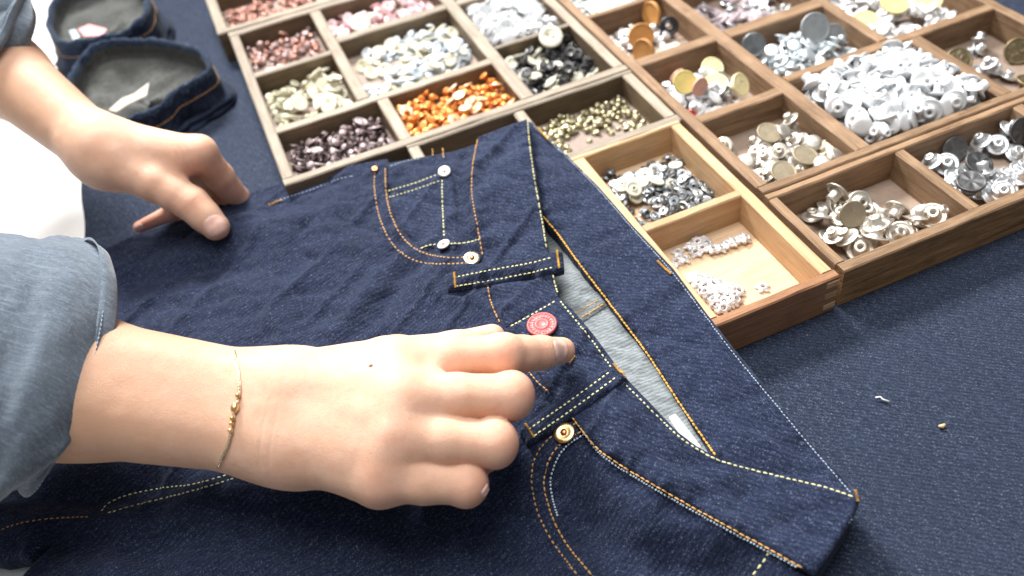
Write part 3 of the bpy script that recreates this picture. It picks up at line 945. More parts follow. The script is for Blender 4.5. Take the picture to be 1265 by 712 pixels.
special(c, 'bone_button', holed('bone_button', .0092, M['bone'], 2, .003), .01, .66, .86, D2(35), D2(-100), 'largest bone button propped at the back of the black buttons', 'button', zextra=.003)
# --- white L
for cc in (Cell(187, 250.5, 608.5, 690), Cell(187, 250.5, 701.5, 757)):
    fill(cc, [('sewing_button', [holed('white_button', .0065, M['white'], 4, .0024), tack('white_button', .0062, M['white'])], .006, .003, 1, .1, 'white button heaped behind the bone buttons', 'button')], 125, 'heap of white sewing buttons', rnd=.7, zmax=.024, tiltmax=1.2)
# --- orange
c = Cell(92, 175.5, 526, 584.5)
fill(c, [('copper_stud', [cap('copper_stud', .0031, M['copperorange'], h=.7), cap('copper_stud', .0035, M['copperorange'], h=.5)], .0031, .0034, 1, .15, 'small shiny copper orange stud', 'snap')], 295, 'copper orange caps', lambda u, v: 1.0, zmax=.021)
fill(c, [('orange_ring', ringcap('orange_ring', .0052, M['paleorange'], hole=.2), .005, .002, 1, .1, 'pale orange ring button lying on copper caps', 'button')], 12, 'pale orange ring buttons', rnd=.15, dens=lambda u, v: 1.0 if v < .6 and u > .3 else .15)
# --- brown
c = Cell(5, 81.5, 526, 584.5)
fill(c, [('brown_stud', [cap('brown_stud', .0032, M['darkbrown'], h=.6), ringcap('brown_stud', .0034, M['darkbrown'])], .0031, .0026, 1, .15, 'small shiny dark brown cap stud', 'snap'),
         ('brown_stud', cap('brown_stud', .0032, M['palemauve'], h=.5), .0031, .0026, .35, .15, 'small dull mauve-brown cap stud', 'snap')], 250, 'dark brown caps', None, zmax=.021)
fill(c, [('mauve_button', ringcap('mauve_button', .0050, M['palemauve'], hole=.2), .005, .002, 1, .1, 'pale mauve ring button lying on dark brown caps', 'button')], 6, 'pale mauve ring buttons', rnd=.15)
# --- blue
c = Cell(79, 175.5, 594.5, 690.5)
dz_ = lambda u, v: 1.0 if (u > .35 and .25 < v < .9 and v < u + .15) or (v < .25 and u < .5) or (v > .8 and u > .15) else .06
fill(c, [('blue_button', [cap('blue_button', .0042, M['iceblue'], h=.25), holed('blue_button', .005, M['iceblue'])], .0042, .002, 1, .1, 'small pale ice blue button lying', 'button'),
         ('cream_button', holed('cream_button', .0058, M['cream'], 2), .0055, .002, .28, .1, 'cream sewing button among the ice blue ones', 'button')], 190, 'ice blue and cream buttons', dz_, rnd=.3)
for (u, v) in [(.10, .62), (.06, .78), (.22, .56)]:
    p, nr = c.drop(.006, .002, pos=(u, v), rnd=.5)
    place('cream_button', holed('cream_button', .0065, M['olivecream'], 2), p, nr, 0, 'olive cream button alone at the left of the ice blue ones', 'button', 'olive cream buttons')
# --- A1, A2, pinkwhite, T1
c = Cell(5, 68.5, 684, 757.5)
fill(c, [('mauve_stud', [cap('mauve_stud', .0034, M['mauve']), cap('mauve_stud', .0032, M['reddish'])], .0033, .0025, 1, .1, 'small mauve cap in the upper left compartment', 'snap')], 110, 'mauve caps', lambda u, v: 1. if v > .45 + .1 * math.sin(u * 9) or u > .85 else .06)
fill(c, [('pale_button', holed('pale_button', .006, M['palepink']), .006, .002, 1, .1, 'pale pink button in front of the mauve caps', 'button')], 9, 'pale pink buttons before mauve caps', lambda u, v: 1. if v < .25 and u < .6 else .05)
tag(bm_obj('paper_card', box_bm(.024, .058, .690, .722, .0072, .0077, 0), M['card']), 'beige paper card in the mauve cap compartment', 'card')
c = Cell(5, 68.5, 601, 675)
fill(c, [('olive_stud', [cap('olive_stud', .0036, M['olivecream']), ringcap('olive_stud', .0038, M['olivecream'])], .0035, .0025, 1, .1, 'small olive cream cap in the left compartment', 'snap')], 130, 'olive cream caps', lambda u, v: 1. if v > .55 or u < .2 or (v < .15) else .08)
fill(c, [('cream_button', [holed('cream_button', .0062, M['cream']), holed('cream_button', .0072, M['cream'], 2)], .006, .0022, 1, .1, 'cream button beside the olive cream caps', 'button')], 22, 'cream buttons beside olive caps', lambda u, v: 1. if u > .62 else .04, rnd=.3)
tag(bm_obj('paper_card', box_bm(.020, .050, .612, .640, .0075, .008, 0), M['card']), 'beige paper card in the olive cap compartment', 'card')
c = Cell(79, 175.5, 701.5, 757.5)
fill(c, [('pink_button', [holed('pink_button', .0048, M['pink']), cap('pink_button', .0042, M['palepink'])], .0045, .002, 1, .1, 'pink or pale pink small button in the top compartment', 'button')], 150, 'pink buttons', None, rnd=.4)
special(c, 'cream_button', holed('cream_button', .0085, M['cream'], 2, .0024), .008, .26, .28, D2(25), D2(-90), 'large cream button lying on the pink ones', 'button', zextra=.002)
for cc in (Cell(-2, 79.5, 776.5, 851), Cell(89, 169, 776.5, 851)):
    fill(cc, [('reddish_stud', [cap('reddish_stud', .0038, M['reddish']), ringcap('reddish_stud', .004, M['reddish'])], .0037, .0025, 1, .1, 'small reddish copper cap in the farthest tray', 'snap')], 140, 'reddish caps in the farthest tray')


# ------------------------------------------------------------------ jeans: height field of the lying garment


class TPS:
    def __init__(s, ctrl, lam=2e-4):
        P = np.array([at(x, y, z * mm) for x, y, z in ctrl])
        s.c = P[:, :2]
        d = np.linalg.norm(s.c[:, None] - s.c[None], axis=2)
        K = s.k(d) + np.eye(len(P)) * lam * 1e-3
        n = len(P)
        A = np.zeros((n + 3, n + 3))
        A[:n, :n] = K
        A[:n, n] = 1
        A[:n, n + 1:] = s.c
        A[n, :n] = 1
        A[n + 1:, :n] = s.c.T
        b = np.zeros(n + 3)
        b[:n] = P[:, 2]
        s.w = np.linalg.solve(A, b)

    def k(s, d): return d ** 2 * np.log(d + 1e-9)

    def __call__(s, x, y):
        x = np.atleast_1d(np.asarray(x, float))
        y = np.atleast_1d(np.asarray(y, float))
        d = np.sqrt((x[:, None] - s.c[None, :, 0]) ** 2 + (y[:, None] - s.c[None, :, 1]) ** 2)
        n = len(s.c)
        return s.k(d) @ s.w[:n] + s.w[n] + s.w[n + 1] * x + s.w[n + 2] * y


H0 = TPS([(650, 145, 42), (620, 158, 37), (590, 170, 34), (540, 184, 31), (450, 205, 24), (400, 215, 21), (330, 235, 18), (265, 256, 21), (200, 283, 18), (123, 312, 14), (0, 350, 12),
          (655, 200, 40), (668, 260, 36), (568, 245, 34), (530, 215, 33), (600, 240, 37), (560, 330, 26), (640, 300, 31), (520, 260, 27), (400, 330, 22), (300, 400, 21), (200, 360, 19), (690, 330, 32), (720, 385, 29), (620, 400, 27),
          (770, 460, 27), (840, 530, 25), (890, 566, 23), (960, 582, 22), (1020, 597, 23), (1062, 612, 26), (1000, 703, 21), (900, 650, 21), (800, 600, 22), (700, 512, 24), (760, 660, 18), (860, 690, 13),
          (680, 620, 18), (560, 670, 12), (430, 650, 13), (300, 600, 18), (300, 700, 12), (200, 620, 17), (130, 640, 17), (100, 700, 14), (0, 620, 14), (-100, 600, 12), (500, 800, 7), (800, 800, 9), (450, 460, 22), (150, 480, 17)])
HB = TPS([(655, 150, 36), (668, 165, 33), (700, 195, 29), (740, 240, 31), (765, 266, 31), (790, 295, 31), (830, 335, 30), (850, 362, 29.5), (880, 395, 30), (905, 430, 27.5), (980, 520, 23), (1062, 614, 24),
          (672, 262, 29), (690, 290, 26), (740, 350, 23), (800, 430, 21), (850, 500, 21), (885, 562, 20.5), (980, 585, 18), (660, 200, 34), (900, 500, 23), (760, 300, 27)])
HW = TPS([(670, 280, 14), (700, 340, 13), (760, 430, 13), (830, 510, 15), (880, 560, 17), (740, 340, 15), (640, 340, 11), (700, 480, 8), (800, 420, 17)])

SEAMS_PX = [[(692, 366), (730, 410), (770, 462), (840, 533), (885, 566), (960, 582), (1058, 611)],
            [(704, 516), (740, 556), (800, 592), (900, 650), (1000, 702)],
            [(650, 150), (662, 230), (676, 300), (688, 355)],
            [(590, 175), (581, 240), (596, 300), (604, 350), (622, 402)],
            [(670, 264), (720, 335), (800, 430), (885, 562)],
            [(660, 155), (700, 190), (830, 332), (905, 430), (1060, 612)],
            [(460, 208), (463, 260), (490, 310), (530, 325), (585, 322)],
            [(656, 600), (665, 565), (704, 540)],
            [(125, 632), (160, 612), (285, 585)]]
SEAMS = [np.array([at(x, y, .024)[:2] for x, y in s]) for s in SEAMS_PX]
CREASE = []   # (polyline world xy, width, depth): folds of the cloth


def crease(px, width, depth, z=.02):
    CREASE.append((np.array([at(x, y, z)[:2] for x, y in catmull(px, 25)]), width, depth))


crease([(555, 372), (610, 360), (660, 358)], .0028, .0018)
crease([(470, 345), (440, 390), (420, 412)], .008, -.0022)
crease([(500, 340), (480, 380), (455, 405)], .006, .0020)
crease([(250, 300), (330, 285), (420, 262)], .012, -.0020)
crease([(150, 345), (240, 330), (360, 330)], .012, .0022)
crease([(620, 690), (720, 660), (760, 700)], .012, .003)
crease([(690, 590), (760, 650), (850, 690), (900, 690)], .012, .006)
crease([(300, 640), (380, 660), (420, 712)], .013, .0045)
crease([(170, 640), (180, 690), (160, 740)], .010, .0022)
crease([(450, 650), (560, 680), (700, 640)], .016, .003)
crease([(790, 545), (830, 575), (870, 578)], .006, .0022)
crease([(760, 520), (800, 560), (850, 600)], .007, -.0016)
crease([(350, 345), (372, 380), (380, 405)], .007, .0016)
crease([(300, 270), (340, 330), (350, 390)], .010, -.0018)
crease([(230, 300), (260, 350), (270, 400)], .010, .0016)
crease([(520, 350), (545, 372), (600, 385)], .004, -.0014)
crease([(560, 350), (575, 380), (580, 405)], .004, .0012)
crease([(700, 330), (760, 370), (800, 380)], .006, -.0008)
crease([(880, 450), (900, 510), (960, 560)], .007, -.0010)
crease([(0, 600), (80, 610), (180, 600)], .010, .003)
crease([(60, 660), (150, 668), (240, 650)], .008, .003)
crease([(930, 600), (900, 625), (840, 610)], .008, .0018)
crease([(640, 200), (600, 240), (620, 290)], .007, .0015)
crease([(577, 210), (572, 255), (580, 290)], .004, .0022)
crease([(130, 330), (300, 262), (345, 250), (440, 222)], .0012, .0007)
crease([(100, 338), (60, 352), (0, 380)], .0012, .0007)


def wrinkle(x, y, amp=1.0):
    w_ = 0.0030 * vn(x * 22 + y * 9, y * 30 - x * 5, 1) + 0.0022 * vn(x * 52 + y * 40 + 5, y * 85, 2) + 0.0011 * vn(x * 130 + y * 60, y * 170, 3) + 0.0005 * vn(x * 300, y * 330, 6)
    a_, b_ = x * .82 + y * .57, -x * .57 + y * .82
    w_ = w_ + 0.0022 * np.clip(1 - 5 * np.abs(vn(a_ * 13, b_ * 38 + 2, 31)), 0, 1) ** 1.5 - .0016 * np.clip(1 - 5 * np.abs(vn(a_ * 30 + 9, b_ * 22, 33)), 0, 1) ** 1.5
    for k, s in enumerate(SEAMS):
        d, t = segdist(x, y, s, False, True)
        w_ = w_ + np.exp(-(d / .0068) ** 2) * (0.0038 * vn(t * 130 + d * 25, d * 22, 20 + k) + .0016 * vn(t * 300, d * 40, 40 + k))
    for (pl, wd, dp) in CREASE:
        w_ = w_ - 1.7 * dp * np.exp(-(segdist(x, y, pl, False) / wd) ** 2)
    return w_ * amp


def Hf(x, y): return H0(x, y) + wrinkle(x, y)
def Hb(x, y): return HB(x, y) + wrinkle(x, y, .8)
def Hw(x, y): return HW(x, y) + wrinkle(x, y, .5) + .0003 * np.sin((x * 700 + y * 420) + 6 * vn(x * 60, y * 60, 9))


def inter(P, hf, dz=0.0):
    """where the sight lines of the photograph meet the cloth surface"""
    P = np.asarray(P, float)
    r = np.stack([P[:, 0] - CX, P[:, 1] - CY, np.full(len(P), FPX)], 1) @ RC.T
    z = np.full(len(P), .022)
    for _ in range(14):
        q = CAM + r * ((z - CAM[2]) / r[:, 2])[:, None]
        z = .4 * z + .6 * (np.clip(hf(q[:, 0], q[:, 1]), 0.0, .06) + dz)
    return CAM + r * ((z - CAM[2]) / r[:, 2])[:, None]


def sheet(name, outline, hf, dz, mat, parent, res=.0016, roll=(.0014, .0009), skirt=.003, sharp=False, floor=None, inset=0.0, step=3.0, extra=None):
    px = densify(outline, step) if sharp else catmull(outline, step, True)
    B = inter(px, hf, dz)[:, :2]
    x0, y0 = B.min(0)
    x1, y1 = B.max(0)
    gx = np.arange(x0, x1, res)
    gy = np.arange(y0, y1, res * .87)
    X, Y = np.meshgrid(gx, gy, indexing='ij')
    X = X + (np.arange(len(gy)) % 2)[None, :] * res * .5
    X, Y = X.ravel(), Y.ravel()
    X = X + .15 * res * vn(X * 900, Y * 900, 1)
    k = inside(X, Y, B)
    X, Y = X[k], Y[k]
    d = segdist(X, Y, B)
    k = d > res * .55
    X, Y = X[k], Y[k]
    nb = len(B)
    P2 = [Vector((a, b)) for a, b in B] + [Vector((a, b)) for a, b in zip(X, Y)]
    v, e, f, *_ = delaunay_2d_cdt(P2, [(i, (i + 1) % nb) for i in range(nb)], [], 1, 1e-6)
    v = np.array([(q.x, q.y) for q in v])
    d = segdist(v[:, 0], v[:, 1], B)
    t = np.clip(1 - d / roll[0], 0, 1)
    z = hf(v[:, 0], v[:, 1]) + dz - roll[1] * (1 - np.sqrt(np.clip(1 - t * t, 0, 1)))
    if extra is not None: z = z + extra(v[:, 0], v[:, 1])
    V = np.column_stack([v, z])
    # order faces upwards
    F = []
    cnt = {}
    for q in f:
        a, b, c_ = v[q[0]], v[q[1]], v[q[2]]
        if (b[0] - a[0]) * (c_[1] - a[1]) - (b[1] - a[1]) * (c_[0] - a[0]) < 0: q = q[::-1]
        F.append(tuple(q))
        for i in range(len(q)):
            ed = (q[i], q[(i + 1) % len(q)])
            cnt[tuple(sorted(ed))] = None if tuple(sorted(ed)) in cnt else ed
    be = [e_ for e_ in cnt.values() if e_ is not None]
    mp = {}
    V = list(V)
    cen = v.mean(0)
    nrm = {}
    for (a, b) in be:
        dv = v[b] - v[a]
        nn = np.array([-dv[1], dv[0]]) / (np.linalg.norm(dv) + 1e-9)
        for q in (a, b): nrm[q] = nrm.get(q, 0) + nn
    for lev in range(2):
        for q in nrm:
            n_ = nrm[q] / (np.linalg.norm(nrm[q]) + 1e-9)
            base = V[q]
            zz = base[2] - skirt * (.45 if lev == 0 else 1.0)
            if floor is not None: zz = max(floor, base[2] - (base[2] - floor) * (.45 if lev == 0 else 1.0))
            mp[(q, lev)] = len(V)
            off = (-.0004 if lev == 0 else inset)
            V.append(np.array([base[0] + n_[0] * off, base[1] + n_[1] * off, zz]))
    for (a, b) in be:
        F.append((b, a, mp[(a, 0)], mp[(b, 0)]))
        F.append((mp[(b, 0)], mp[(a, 0)], mp[(a, 1)], mp[(b, 1)]))
    return obj(name, V, F, mat, parent)


def stitches(name, px, hf, dz, mat, parent, pitch=.0027, ln=.0020, wd=.00042, jitter=1.0, smooth_=True):
    P = catmull(px, 4) if smooth_ else densify(px, 4, False)
    W = inter(P, hf, dz)
    seg = np.linalg.norm(np.diff(W[:, :2], axis=0), axis=1)
    s = np.concatenate([[0], np.cumsum(seg)])
    V, F = [], []
    n = int(s[-1] / pitch)
    for i in range(n):
        a = i * pitch + R_.uniform(-.00012, .00012)
        ts = a + np.linspace(0, ln, 4)
        X = np.interp(ts, s, W[:, 0])
        Y = np.interp(ts, s, W[:, 1])
        Zs = hf(X, Y) + dz
        dx, dy = X[-1] - X[0], Y[-1] - Y[0]
        L = math.hypot(dx, dy) + 1e-9
        nx_, ny_ = -dy / L, dx / L
        o_ = R_.uniform(-.00012, .00012) * jitter
        b = len(V)
        for j, hgt, ww in ((0, -.0001, .55), (1, .00034, 1.0), (2, .00034, 1.0), (3, -.0001, .55)):
            for k in range(5):
                an = math.pi * k / 4
                V.append((X[j] + nx_ * (math.cos(an) * wd * ww + o_), Y[j] + ny_ * (math.cos(an) * wd * ww + o_), Zs[j] + hgt * (.25 + .75 * math.sin(an)) - .00008))
        for j in range(3):
            for k in range(4):
                F.append((b + j * 5 + k, b + j * 5 + k + 1, b + (j + 1) * 5 + k + 1, b + (j + 1) * 5 + k))
    o = obj(name, V, F, mat, parent)
    o['kind'] = 'stuff'
    return o


def bartack(px0, px1, hf, dz, mat, parent, wid=.0012):
    """dense zigzag of thread across the end of a loop or opening"""
    A, B = inter([px0, px1], hf, dz)
    n = max(6, int(np.linalg.norm((B - A)[:2]) / .00032))
    d = (B - A)[:2] / np.linalg.norm((B - A)[:2])
    nv = np.array([-d[1], d[0]])
    path = []
    for i in range(n + 1):
        q = A[:2] + (B - A)[:2] * i / n + nv * wid * .5 * (1 if i % 2 else -1) * R_.uniform(.8, 1.1)
        path.append(q)
    path = np.array(path)
    z = hf(path[:, 0], path[:, 1]) + dz + .0005
    V, F = tube(np.column_stack([path, z]), .00028, 5)
    return obj('bartack', V, F, mat, parent)


J = empty('jeans', (0.03, 0.3, 0))
tag(J, 'dark indigo jeans lying unfastened at the waist with orange stitching and copper rivets', 'jeans')

BODY = [(650, 146), (620, 158), (590, 168), (560, 178), (540, 181), (500, 189), (450, 199), (400, 210), (350, 224), (330, 229), (304, 236), (271, 251), (223, 270), (164, 289), (123, 307), (60, 330), (-40, 365),
        (-160, 400), (-200, 560), (-120, 690), (0, 692), (33, 682), (61, 674), (40, 693), (15, 722), (-10, 800), (100, 900), (400, 920), (800, 900), (985, 800), (990, 740), (1004, 712), (1030, 672), (1050, 640), (1060, 613),
        (1020, 598), (960, 584), (892, 567), (860, 548), (838, 532), (800, 492), (768, 462), (730, 412), (700, 376), (688, 358), (683, 345), (674, 290), (663, 225), (655, 165)]
# pocket mouth, far pocket: cut the panel and show the facing below
POCK = [(650, 146), (620, 158), (590, 168), (560, 178), (540, 181), (500, 189), (478, 194)]
CUT1 = [(478, 194), (480, 230), (487, 262), (502, 290), (522, 306), (550, 312), (582, 312)]
pc1 = catmull(CUT1, 6)
body = BODY[:3] + [(592, 172), (586, 210), (586, 255), (592, 312)] + [tuple(q) for q in pc1[::-1][1:]] + BODY[6:]
# near pocket mouth
sheet('back_panel', [(640, 160), (560, 186), (470, 202), (455, 215), (455, 260), (480, 320), (560, 340), (600, 335), (640, 260)], Hf, -.0022, M['jeans'], J, res=.0022, sharp=True)
# near pocket facing (lower, bulging) and the panel cut round it
CUT2 = [(712, 520), (722, 534), (700, 550), (684, 572), (678, 600), (687, 640), (702, 672), (730, 706), (770, 760), (810, 900)]
pc2 = catmull(CUT2[2:], 6)
body2 = []
for q in body:
    body2.append(q)
i_ = next(k for k, q in enumerate(body2) if q == (800, 900))
BOT = body2[:i_] + [(790, 900)] + [tuple(q) for q in pc2[::-1][1:]] + [(716, 538), (714, 522), (740, 552), (790, 586), (870, 632), (940, 670), (998, 704)]
BOT += [(1004, 712)] + body2[body2.index((1030, 672)):]
sheet('front_panel', BOT, Hf, 0.0, M['jeans'], J, res=.0016, sharp=True, floor=.0015, roll=(.003, .0018))
POCKB = [(690, 512), (660, 560), (655, 610), (680, 680), (740, 760), (790, 920), (1000, 900), (1010, 760), (1000, 712), (940, 672), (870, 634), (790, 590), (740, 556)]
sheet('pocket_facing', POCKB, Hf, -.0026, M['jeans'], J, res=.0019, sharp=True, floor=.001)
# waistbands
sheet('waistband', [(650, 146), (620, 157), (591, 168), (584, 200), (580, 240), (586, 280), (596, 305), (600, 330), (606, 352), (614, 380), (625, 404), (690, 372), (688, 356), (683, 345), (674, 290), (663, 225), (656, 180)],
      Hf, .0011, M['jeans2'], J, res=.0013, sharp=True, skirt=.002)
WB2 = [(626, 404), (655, 386), (690, 366), (706, 380), (733, 412), (770, 462), (800, 494), (838, 533), (862, 551), (893, 568), (960, 585), (1020, 599), (1062, 613), (1052, 640), (1032, 671), (1006, 708),
       (998, 703), (940, 669), (870, 631), (790, 585), (740, 551), (708, 516), (690, 497), (672, 470), (650, 436)]
sheet('waistband', WB2, Hf, .0024, M['jeans2'], J, res=.0013, sharp=True, skirt=.0035)
# back waist: inner waistband (dark) and reverse side of the seat (pale)
sheet('seat_lining', [(660, 255), (672, 262), (700, 300), (760, 385), (830, 480), (890, 570), (880, 590), (800, 560), (740, 480), (690, 420), (660, 350)], Hw, 0, M['inner'], J, res=.0012, sharp=True, floor=.001)
sheet('seat_label', [(827, 514), (834, 510), (850, 530), (866, 551), (860, 553), (840, 535)], Hw, .0012, M['cotton'], J, res=.002, sharp=True, skirt=.0008)
sheet('lining_tape', [(698, 384), (741, 356), (751, 375), (708, 404)], Hw, .0016, M['inner'], J, res=.002, sharp=True, skirt=.001)
WBK = [(649, 148), (657, 150), (668, 163), (700, 190), (740, 230), (780, 276), (832, 331), (870, 382), (907, 430), (960, 494), (1010, 553), (1063, 612), (1050, 640), (960, 600), (884, 568), (872, 548), (842, 498), (800, 432), (760, 380), (715, 320), (690, 288), (668, 258), (652, 200)]
sheet('waistband_inside', WBK, Hb, 0.0, M['jeans2'], J, res=.0013, sharp=True, skirt=.003, floor=.004, inset=.001)

# belt loops


def strip(name, a, b, wpx, hf, dz, mat, parent):
    a, b = np.array(a, float), np.array(b, float)
    d = (b - a) / np.linalg.norm(b - a)
    n = np.array([-d[1], d[0]]) * wpx / 2
    return sheet(name, [tuple(a - n), tuple(b - n), tuple(b + n), tuple(a + n)], hf, dz, mat, parent, res=.0012, sharp=True, roll=(.0018, .0012), skirt=.003)


LOOP1 = [(549, 337), (600, 327), (650, 319), (678, 311), (694, 309), (696, 331), (660, 341), (610, 348), (553, 357)]
LOOP2 = [(641, 528), (700, 486), (757, 449), (774, 466), (720, 503), (652, 547)]
hump = lambda f, px, h, wd: (lambda x, y, P=np.array([at(a, b, .026)[:2] for a, b in px]): f(x, y) + h * np.exp(-(segdist(x, y, P, False) / wd) ** 2))
HL1 = hump(Hf, [(590, 340), (660, 328)], .0016, .008)
HL2 = hump(Hf, [(680, 512), (740, 472)], .0014, .008)
sheet('belt_loop', LOOP1, HL1, .0032, M['jeans'], J, res=.0011, sharp=True, roll=(.002, .0014), skirt=.004)
sheet('belt_loop', LOOP2, HL2, .0046, M['jeans'], J, res=.0011, sharp=True, roll=(.002, .0014), skirt=.004)
# coin pocket
sheet('coin_pocket', [(481, 232), (520, 222), (549, 208), (560, 214), (563, 255), (566, 300), (560, 308), (520, 303), (498, 285), (487, 262)], Hf, -.0009, M['jeans2'], J, res=.0013, sharp=True, skirt=.0015)
# stitch lines
S = lambda px, dz, mat, hf=Hf, **k: stitches('stitching', px, hf, dz, M[mat], J, **k)
S([(463, 208), (463, 238), (470, 272), (486, 303), (508, 320), (535, 326), (580, 325)], .0, 'thread_b')
S([(476, 208), (477, 238), (484, 268), (499, 295), (520, 311), (550, 318), (580, 318)], .0, 'thread_b')
S([(479, 236), (510, 227), (545, 214)], -.0009, 'thread_y')
S([(480, 244), (510, 235), (545, 223)], -.0009, 'thread_y')
S([(546, 222), (547, 260), (549, 296)], -.0009, 'thread_y')
S([(515, 309), (530, 303), (549, 301)], -.0009, 'thread_y')
S([(556, 301), (575, 300), (596, 295)], .0, 'thread_y')
S([(590, 172), (584, 205), (583, 240), (590, 280), (597, 320)], .0011, 'thread_b')
S([(602, 350), (607, 375), (618, 400)], .0011, 'thread_b')
S([(652, 150), (655, 185), (661, 225), (669, 270), (676, 310)], .0011, 'thread_y')
S([(682, 335), (686, 352), (690, 365)], .0011, 'thread_y')
S([(631, 403), (660, 387), (688, 371)], .0024, 'thread_y', smooth_=False)
S([(692, 372), (727, 415), (764, 465), (800, 502), (836, 537), (860, 554), (886, 568), (920, 578), (960, 588), (1015, 601), (1056, 614)], .0024, 'thread_y')
S([(707, 516), (740, 556), (790, 589), (870, 635), (940, 673), (997, 705)], .0024, 'thread_b', pitch=.003, ln=.0024, wd=.0004)
S([(711, 520), (741, 560), (790, 593), (870, 639), (940, 677), (990, 704)], .0005, 'thread_w', pitch=.0016, ln=.0011, wd=.0005)
S([(652, 458), (665, 473), (684, 489)], .0024, 'thread_b')
S([(712, 523), (690, 533), (668, 553), (657, 582), (661, 622), (678, 662), (705, 700), (740, 745)], .0, 'thread_b')
S([(718, 533), (696, 545), (679, 567), (672, 598), (680, 632), (697, 668), (722, 700), (760, 745)], .0, 'thread_b')
S([(722, 536), (700, 551), (686, 573), (680, 600), (689, 640)], -.0008, 'thread_w', pitch=.0016, ln=.0011, wd=.0005)
S([(668, 264), (690, 290), (715, 325), (760, 384), (800, 438), (842, 502), (884, 563)], .0004, 'thread_o', hf=Hb, pitch=.0022, ln=.0019, wd=.00052)
S([(659, 156), (700, 194), (740, 235), (780, 281), (829, 335), (868, 386), (904, 434), (957, 498), (1006, 557), (1052, 610)], .0002, 'thread_w', hf=Hb, pitch=.0019, ln=.0013, wd=.0003)
S([(1056, 618), (1044, 640), (1028, 662)], .0020, 'thread_b')
S([(1052, 640), (1032, 668), (1008, 698)], .0012, 'thread_w', pitch=.0018, ln=.0012, wd=.00045)
S([(950, 682), (940, 698), (925, 716)], -.0026, 'thread_y', wd=.0005)
S([(125, 632), (135, 621), (160, 611), (200, 603), (240, 598), (288, 584)], .0, 'thread_y')
S([(133, 634), (160, 626), (200, 616), (250, 603), (292, 590)], .0, 'thread_y')
S([(-60, 690), (0, 655), (50, 642), (115, 638)], .0, 'thread_b')
S([(310, 580), (322, 594), (345, 603), (385, 607)], .0, 'thread_b')
S([(330, 578), (350, 584), (372, 594), (392, 603)], .0, 'thread_b')
S([(345, 247), (380, 236), (420, 221), (440, 217)], .0, 'thread_w', wd=.0003)
S([(482, 205), (505, 198), (520, 196)], .0, 'thread_w', wd=.0003)
S([(534, 184), (535, 195)], .0006, 'thread_b')
S([(547, 183), (548, 196)], .0006, 'thread_b')
S([(700, 394), (743, 368)], .0018, 'thread_o', hf=Hw, smooth_=False)
S([(704, 401), (748, 374)], .0018, 'thread_o', hf=Hw, smooth_=False)
for hf_, dz, l1, l2 in ((HL1, .0032, [(560, 343), (605, 334), (655, 325), (682, 318)], [(562, 354), (610, 346), (655, 337), (684, 330)]),
                        (HL2, .0046, [(652, 531), (700, 498), (757, 457)], [(659, 539), (708, 505), (764, 464)])):
    S(l1, dz, 'thread_y', hf=hf_)
    S(l2, dz, 'thread_y', hf=hf_)
for a, b, hf_, dz, mt in [((561, 337), (563, 356), HL1, .0032, 'thread_o'), ((688, 310), (691, 332), HL1, .0032, 'thread_o'), ((649, 524), (660, 541), HL2, .0046, 'thread_o'), ((758, 450), (773, 468), HL2, .0046, 'thread_o'),
                          ((332, 254), (349, 248), Hf, .0002, 'thread_o'), ((812, 323), (829, 339), Hb, .0004, 'thread_o'), ((704, 449), (710, 440), Hf, .0026, 'thread_o'), ((1056, 606), (1060, 620), Hf, .0022, 'thread_o'),
                          ((664, 158), (677, 173), HB, .0004, 'thread_o')]:
    bartack(a, b, hf_, dz, M[mt], J)


def on(px_, hf, dz=0.0):
    p_ = inter([px_], hf, dz)[0]
    e_ = .002
    g = [(hf(p_[0] + e_, p_[1]) - hf(p_[0] - e_, p_[1]))[0] / (2 * e_), (hf(p_[0], p_[1] + e_) - hf(p_[0], p_[1] - e_))[0] / (2 * e_)]
    return Vector(p_), Vector((-g[0], -g[1], 1)).normalized()


def part_at(name, me, p_, nr, parent, spin=0.0, label=None):
    o = link(name, me, parent)
    q = Vector((0, 0, 1)).rotation_difference(nr)
    o.rotation_euler = (q.to_matrix() @ Matrix.Rotation(spin, 3, 'Z')).to_euler()
    o.location = p_ - parent.matrix_basis.translation
    if label: o['label'] = label
    return o


def rivet(px_, r, hf, dz, m1, m2, label=None):
    p_, nr = on(px_, hf, dz)
    V, F = lathe([(r * .95, -.0004), (r, .0002), (r * .9, .0007), (r * .6, .0008), (r * .42, .0005), (r * .3, .0006), (r * .1, .0006)], 28)
    o = part_at('rivet', mesh_data('rivet', V, F, M[m1]), p_, nr, J, 0, label)
    V, F = lathe([(r * .3, .0005), (r * .29, .0013), (r * .16, .0017), (r * .02, .0018)], 16)
    link('rivet_burr', mesh_data('rivet_burr', V, F, M[m2]), o)


rivet((583, 319), .0053, Hf, .0010, 'palegold', 'copper')
rivet((697, 535), .0056, Hf, .0016, 'gold', 'copper')
rivet((549, 212), .0042, Hf, .0006, 'whitemetal', 'salmon', 'white enamelled rivet with a red centre')
rivet((548, 302), .0042, Hf, .0006, 'whitemetal', 'salmon', 'white enamelled rivet with a red centre')
rivet((463, 209), .0022, Hf, .0010, 'copper', 'copper', 'small copper rivet at the pocket edge')
